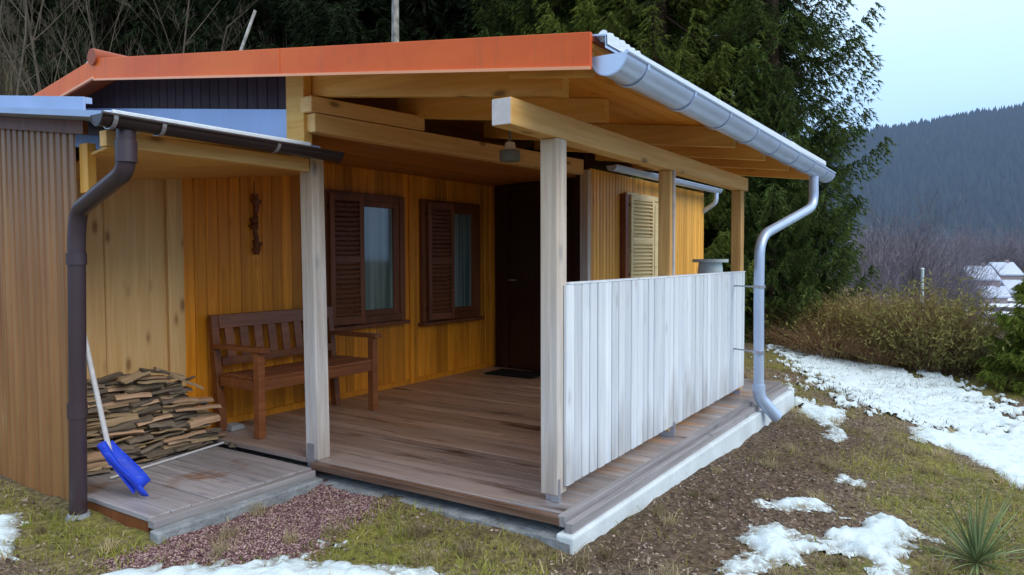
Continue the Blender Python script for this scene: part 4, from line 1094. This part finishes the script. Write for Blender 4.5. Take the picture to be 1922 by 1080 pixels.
# bare trees down in the valley
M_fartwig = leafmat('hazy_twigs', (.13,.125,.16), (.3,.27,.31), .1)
def twigcrown(t, seed, H, Rd, n):
    rg = np.random.default_rng(seed); k = 9; cc = rg.normal(0, 1, (k, 3))*[Rd*.4, Rd*.4, H*.14]+[0, 0, H*.66]
    j = rg.integers(0, k, n); P = cc[j]+rg.normal(0, 1, (n, 3))*[Rd*.3, Rd*.3, H*.13]; P = P[P[:, 2] > H*.12]; n = len(P)
    dv = P*[1, 1, 0]*.5/Rd+rg.normal(0, .35, (n, 3))+[0, 0, 1]; dv /= np.linalg.norm(dv, axis=1)[:, None]; sd_ = np.cross(dv, rg.normal(0, 1, (n, 3))); sd_ /= np.linalg.norm(sd_, axis=1)[:, None]
    l = rg.uniform(.35, 1.1, n)[:, None]; V = np.stack([P-sd_*.012, P+sd_*.012, P+dv*l], 1).reshape(-1, 3)
    o = npmesh('crown', V, np.arange(len(V)).reshape(-1, 3), np.repeat(rg.uniform(0, 1, n), 3), M_fartwig); o.parent = t; return t
vt = [twigcrown(bare(31, 9, M_farbark, .8, spread=.5), 1, 9, 1.9, 3500), twigcrown(bare(32, 8, M_farbark, .8, spread=.7), 2, 8, 2.1, 3500)]
used = set()
vp = [(1665,34,1.),(1690,38,1.1),(1715,30,.75),(1740,36,.95),(1770,40,.9),(1650,28,.8),(1790,45,.85),(1730,50,1.2),(1700,46,1.2)]+[(1640+i*9.5, random.uniform(32, 60), random.uniform(.7, 1.25)) for i in range(17)]
for i, (px, d_, s_) in enumerate(vp):
    k = i % 2; o = vt[k] if k not in used else copytree(vt[k]); used.add(k)
    px = min(px, 1812-(px % 20)); uu = uvof((px-961)/F_*d_, d_); top = np.interp(px, [1640,1680,1720,1760,1800,1815], [415,420,430,450,500,530])+random.uniform(-10, 35)
    s_ = max(.3, (1.25+(484-top)/F_*d_-hz(*uu))/9.6/1.15)
    tag(place(o, (px-961)/F_*d_, d_, s_*1.15), 'grey leafless tree rising from the valley beyond the bushes', 'bare tree', 'bare trees in the valley')
for i in range(16):
    d_ = random.uniform(190, 240); px = 1790+i*11
    tag(place(copytree(vt[i % 2]), (px-961)/F_*d_, d_, random.uniform(2., 3.1)), 'distant purplish bare tree above the snowy village', 'bare tree', 'distant bare trees above the village')

# ------------------------------------------------------------------ hills
def ridge(th): return np.interp(th, [.2,.45,.5,.6,.704,.9,1.6,3.], [190,226,240,266,284,300,260,200])
xs = np.linspace(.15, 3., 180); ts = np.linspace(0, 1, 60)
X, T = np.meshgrid(xs, ts); Dd = 750+T*850; rr_ = X*1500*(.6+.4*T)/1.
X2 = X; D2 = 700+T*800; u, v = uvof(X2*D2, D2)
Z = -22+(ridge(X2)+22)*(np.sin(T*PI/2)**1.25)+(fbm(X2*9, T*5, 3)-.5)*36*T
Vv = np.stack([u, v, Z], -1).reshape(-1, 3); idx = np.arange(X.size).reshape(X.shape)
Fc = np.stack([idx[:-1, :-1], idx[:-1, 1:], idx[1:, 1:], idx[1:, :-1]], -1).reshape(-1, 4)
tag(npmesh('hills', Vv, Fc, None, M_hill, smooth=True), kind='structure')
nt_ = 15000; xi = RNG.uniform(.2, 1.15, nt_); ti = np.where(RNG.uniform(0, 1, nt_) < .22, RNG.uniform(.93, 1, nt_), RNG.uniform(0, 1, nt_))
D2 = 700+ti*800; u, v = uvof(xi*D2, D2); zi = -22+(ridge(xi)+22)*(np.sin(ti*PI/2)**1.25)+(fbm(xi*9, ti*5, 3)-.5)*36*ti
hh = RNG.uniform(10, 19, nt_); rw = hh*RNG.uniform(.22, .34, nt_); k = 5
an = np.linspace(0, 2*PI, k, endpoint=False)[None]+RNG.uniform(0, 2, (nt_, 1)); rv = rw[:, None]*RNG.uniform(.7, 1.2, (nt_, k))
Bv = np.stack([u[:, None]+np.cos(an)*rv, v[:, None]+np.sin(an)*rv, np.repeat(zi[:, None]-1, k, 1)], -1)
Tv = np.stack([u, v, zi+hh], -1)[:, None]; V = np.concatenate([Bv, Tv], 1).reshape(-1, 3); i = (np.arange(nt_)*(k+1))[:, None]
Fc = np.stack([i+np.arange(k), i+(np.arange(k)+1) % k, np.repeat(i+k, k, 1)], -1).reshape(-1, 3)
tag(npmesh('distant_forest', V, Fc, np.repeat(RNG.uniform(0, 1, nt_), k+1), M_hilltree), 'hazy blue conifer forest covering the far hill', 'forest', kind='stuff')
# snowy valley floor strips
def vz(u, v): return float(height(u, v, False))
def strip(px0, px1, py, dep, th, name='snow_field'):
    m = MB(); r0 = (px0-961)/F_*dep; r1 = (px1-961)/F_*dep; k = 14; V = []; Fc = []
    zc = 1.25-(py-484)/F_*dep
    for i in range(k+1):
        r = r0+(r1-r0)*i/k; w = th*dep/F_*(dep/12)
        for s in (-.5, .5):
            dd = dep+s*w*(.6+.8*vnoise(i*.7, s*3+py)); u, v = uvof(r, dd); V.append((u, v, zc+random.uniform(-.04, .04)-s*-.3))
    for i in range(k): Fc.append((2*i, 2*i+2, 2*i+3, 2*i+1))
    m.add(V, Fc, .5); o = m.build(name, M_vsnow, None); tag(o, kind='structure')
for a in ((1838,1900,556,150,5),(1835,1935,576,135,6),(1850,1960,592,120,5),(1845,1925,566,142,3)): strip(*a)
# terraces of the village: houses
def vhouse(px, py, dep, w, h, dp_, label):
    r = (px-961)/F_*dep; u, v = uvof(r, dep); z = 1.25-(py-484)/F_*dep
    t = empty('house', (u, v, z)); tag(t, label, 'house', 'village houses in the valley')
    m = MB(); m.box((u-w/2, v-dp_/2, z-3), (u+w/2, v+dp_/2, z+h)); m.add([(u-w/2,v-dp_/2,z+h),(u-w/2,v+dp_/2,z+h),(u-w/2,v,z+h+dp_*.38),(u+w/2,v-dp_/2,z+h),(u+w/2,v+dp_/2,z+h),(u+w/2,v,z+h+dp_*.38)], [(0,2,1),(3,4,5)]); m.build('wall', M_vwall, t)
    m = MB(); e = .4
    for s in (-1, 1):
        a = (u-w/2-e, v+s*(dp_/2+e), z+h-.25); b_ = (u+w/2+e, v+s*(dp_/2+e), z+h-.25); c = (u+w/2+e, v, z+h+dp_*.38+.08); d = (u-w/2-e, v, z+h+dp_*.38+.08)
        m.hexa([a, b_, c, d]+[(p[0], p[1], p[2]+.3) for p in (a, b_, c, d)])
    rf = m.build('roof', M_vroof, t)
    m = MB(); m.box((u+w*.2, v-.3, z+h+dp_*.2), (u+w*.2+.6, v+.3, z+h+dp_*.38+1.)); m.build('chimney', M_vwall, rf)
    for k in (-.28, .05, .3):
        m = MB(); m.box((u-w/2-.05, v+k*dp_-.45, z+h*.35), (u-w/2-.01, v+k*dp_+.45, z+h*.8)); m.build('window', M_vdark, t)
    t.rotation_euler = (0, 0, math.radians(-57+random.uniform(-12, 12)))
vhouse(1833, 547, 150, 5, 2.3, 6.0, 'nearest village house with pinkish wall and snowy roof')
vhouse(1880, 533, 175, 5, 2., 6.5, 'village house with snowy roof furthest right in the valley')
vhouse(1862, 568, 140, 4, 1., 4, 'low snowy roofed hut below the village houses')
vhouse(1908, 560, 150, 5, 1.2, 5, 'snow covered hut at the right edge of the village')
# snow covered barrier and posts
m = MB(); a = uvof((1780-961)/F_*26, 26); b_ = uvof((1873-961)/F_*24, 24); zc = 1.25-(608-484)/F_*25
m.bar((a[0], a[1], zc), (b_[0], b_[1], zc-.02), .14, .1); br = empty('barrier', (a[0], a[1], zc-1)); m.build('rail', M_handle, br)
for s in (.05, .5, .95):
    q = (a[0]+(b_[0]-a[0])*s, a[1]+(b_[1]-a[1])*s); m = MB(); m.box((q[0]-.05, q[1]-.05, min(zc-.7, hz(*q)-.1)), (q[0]+.05, q[1]+.05, zc-.051)); m.build('barrier_post', M_greybark, br)
tag(br, 'low snow topped roadside barrier beyond the bushes', 'barrier')
def markpost(px, py0, py1, d, c, w, label):
    u, v = uvof((px-961)/F_*d, d); z0 = hz(u, v); z1 = 1.25-(py0-484)/F_*d
    t = empty('marker_post', (u, v, z0)); m = MB(); m.tube([(u, v, z0-.1), (u, v, z1)], w, 8); m.build('shaft', c, t)
    m = MB(); m.tube([(u, v, z1+.001), (u, v, z1+w)], [w*1.3, w*.5], 8); m.build('post_cap', M_white, t); tag(t, label, 'marker post')
M_yel = simple('yellow_paint', (.8,.66,.35), .6)
markpost(1817, 586, 604, 24.5, M_yel, .035, 'small yellow marker post at the snow topped barrier')
markpost(1732, 508, 528, 22, M_white, .045, 'pale marker post standing above the olive bush')
# overhead wires
for k, (y0, y1, lb) in enumerate(((222, 168, 'upper thin overhead wire crossing the sky'), (236, 186, 'lower thin overhead wire crossing the sky'))):
    m = MB(); A = P3(1560, y0+72, 90); B = P3(2300, y1-110, 60); pts = [A.lerp(B, t) - Vector((0, 0, 1.2*math.sin(PI*t))) for t in np.linspace(0, 1, 16)]
    m.tube(pts, .014, 5); tag(m.build('overhead_wire', M_lampg, None, loc=A), lb, 'wire')

# ------------------------------------------------------------------ yucca
def yucca():
    u, v = .98, -1.79; z = hz(u, v); t = empty('yucca_plant', (u, v, z)); rg = random.Random(4)
    for i in range(96):
        m = MB(); az = rg.uniform(0, 2*PI); el = rg.uniform(.15, 1.45); L = rg.uniform(.24, .46); w = rg.uniform(.0035, .007)
        d = Vector((math.cos(az)*math.cos(el), math.sin(az)*math.cos(el), math.sin(el))); s = d.cross(Vector((0, 0, 1))).normalized(); V = []; Fc = []; up = s.cross(d)
        for k in range(6):
            q = k/5; c = Vector((u, v, z+.01))+d*L*q-Vector((0, 0, 1))*L*.22*q*q*math.cos(el); ww = w*(1-q)**.6*(.6+.4*min(1, q*5))+.0004
            V += [c-s*ww, c-up*ww*.35, c+s*ww]
        for k in range(5): a = k*3; Fc += [(a, a+1, a+4, a+3), (a+1, a+2, a+5, a+4)]
        m.add(V, Fc); m.build('leaf', M_yucca, t, smooth=False)
    tag(t, 'spiky green yucca in the grass at the lower right corner', 'yucca')
yucca()
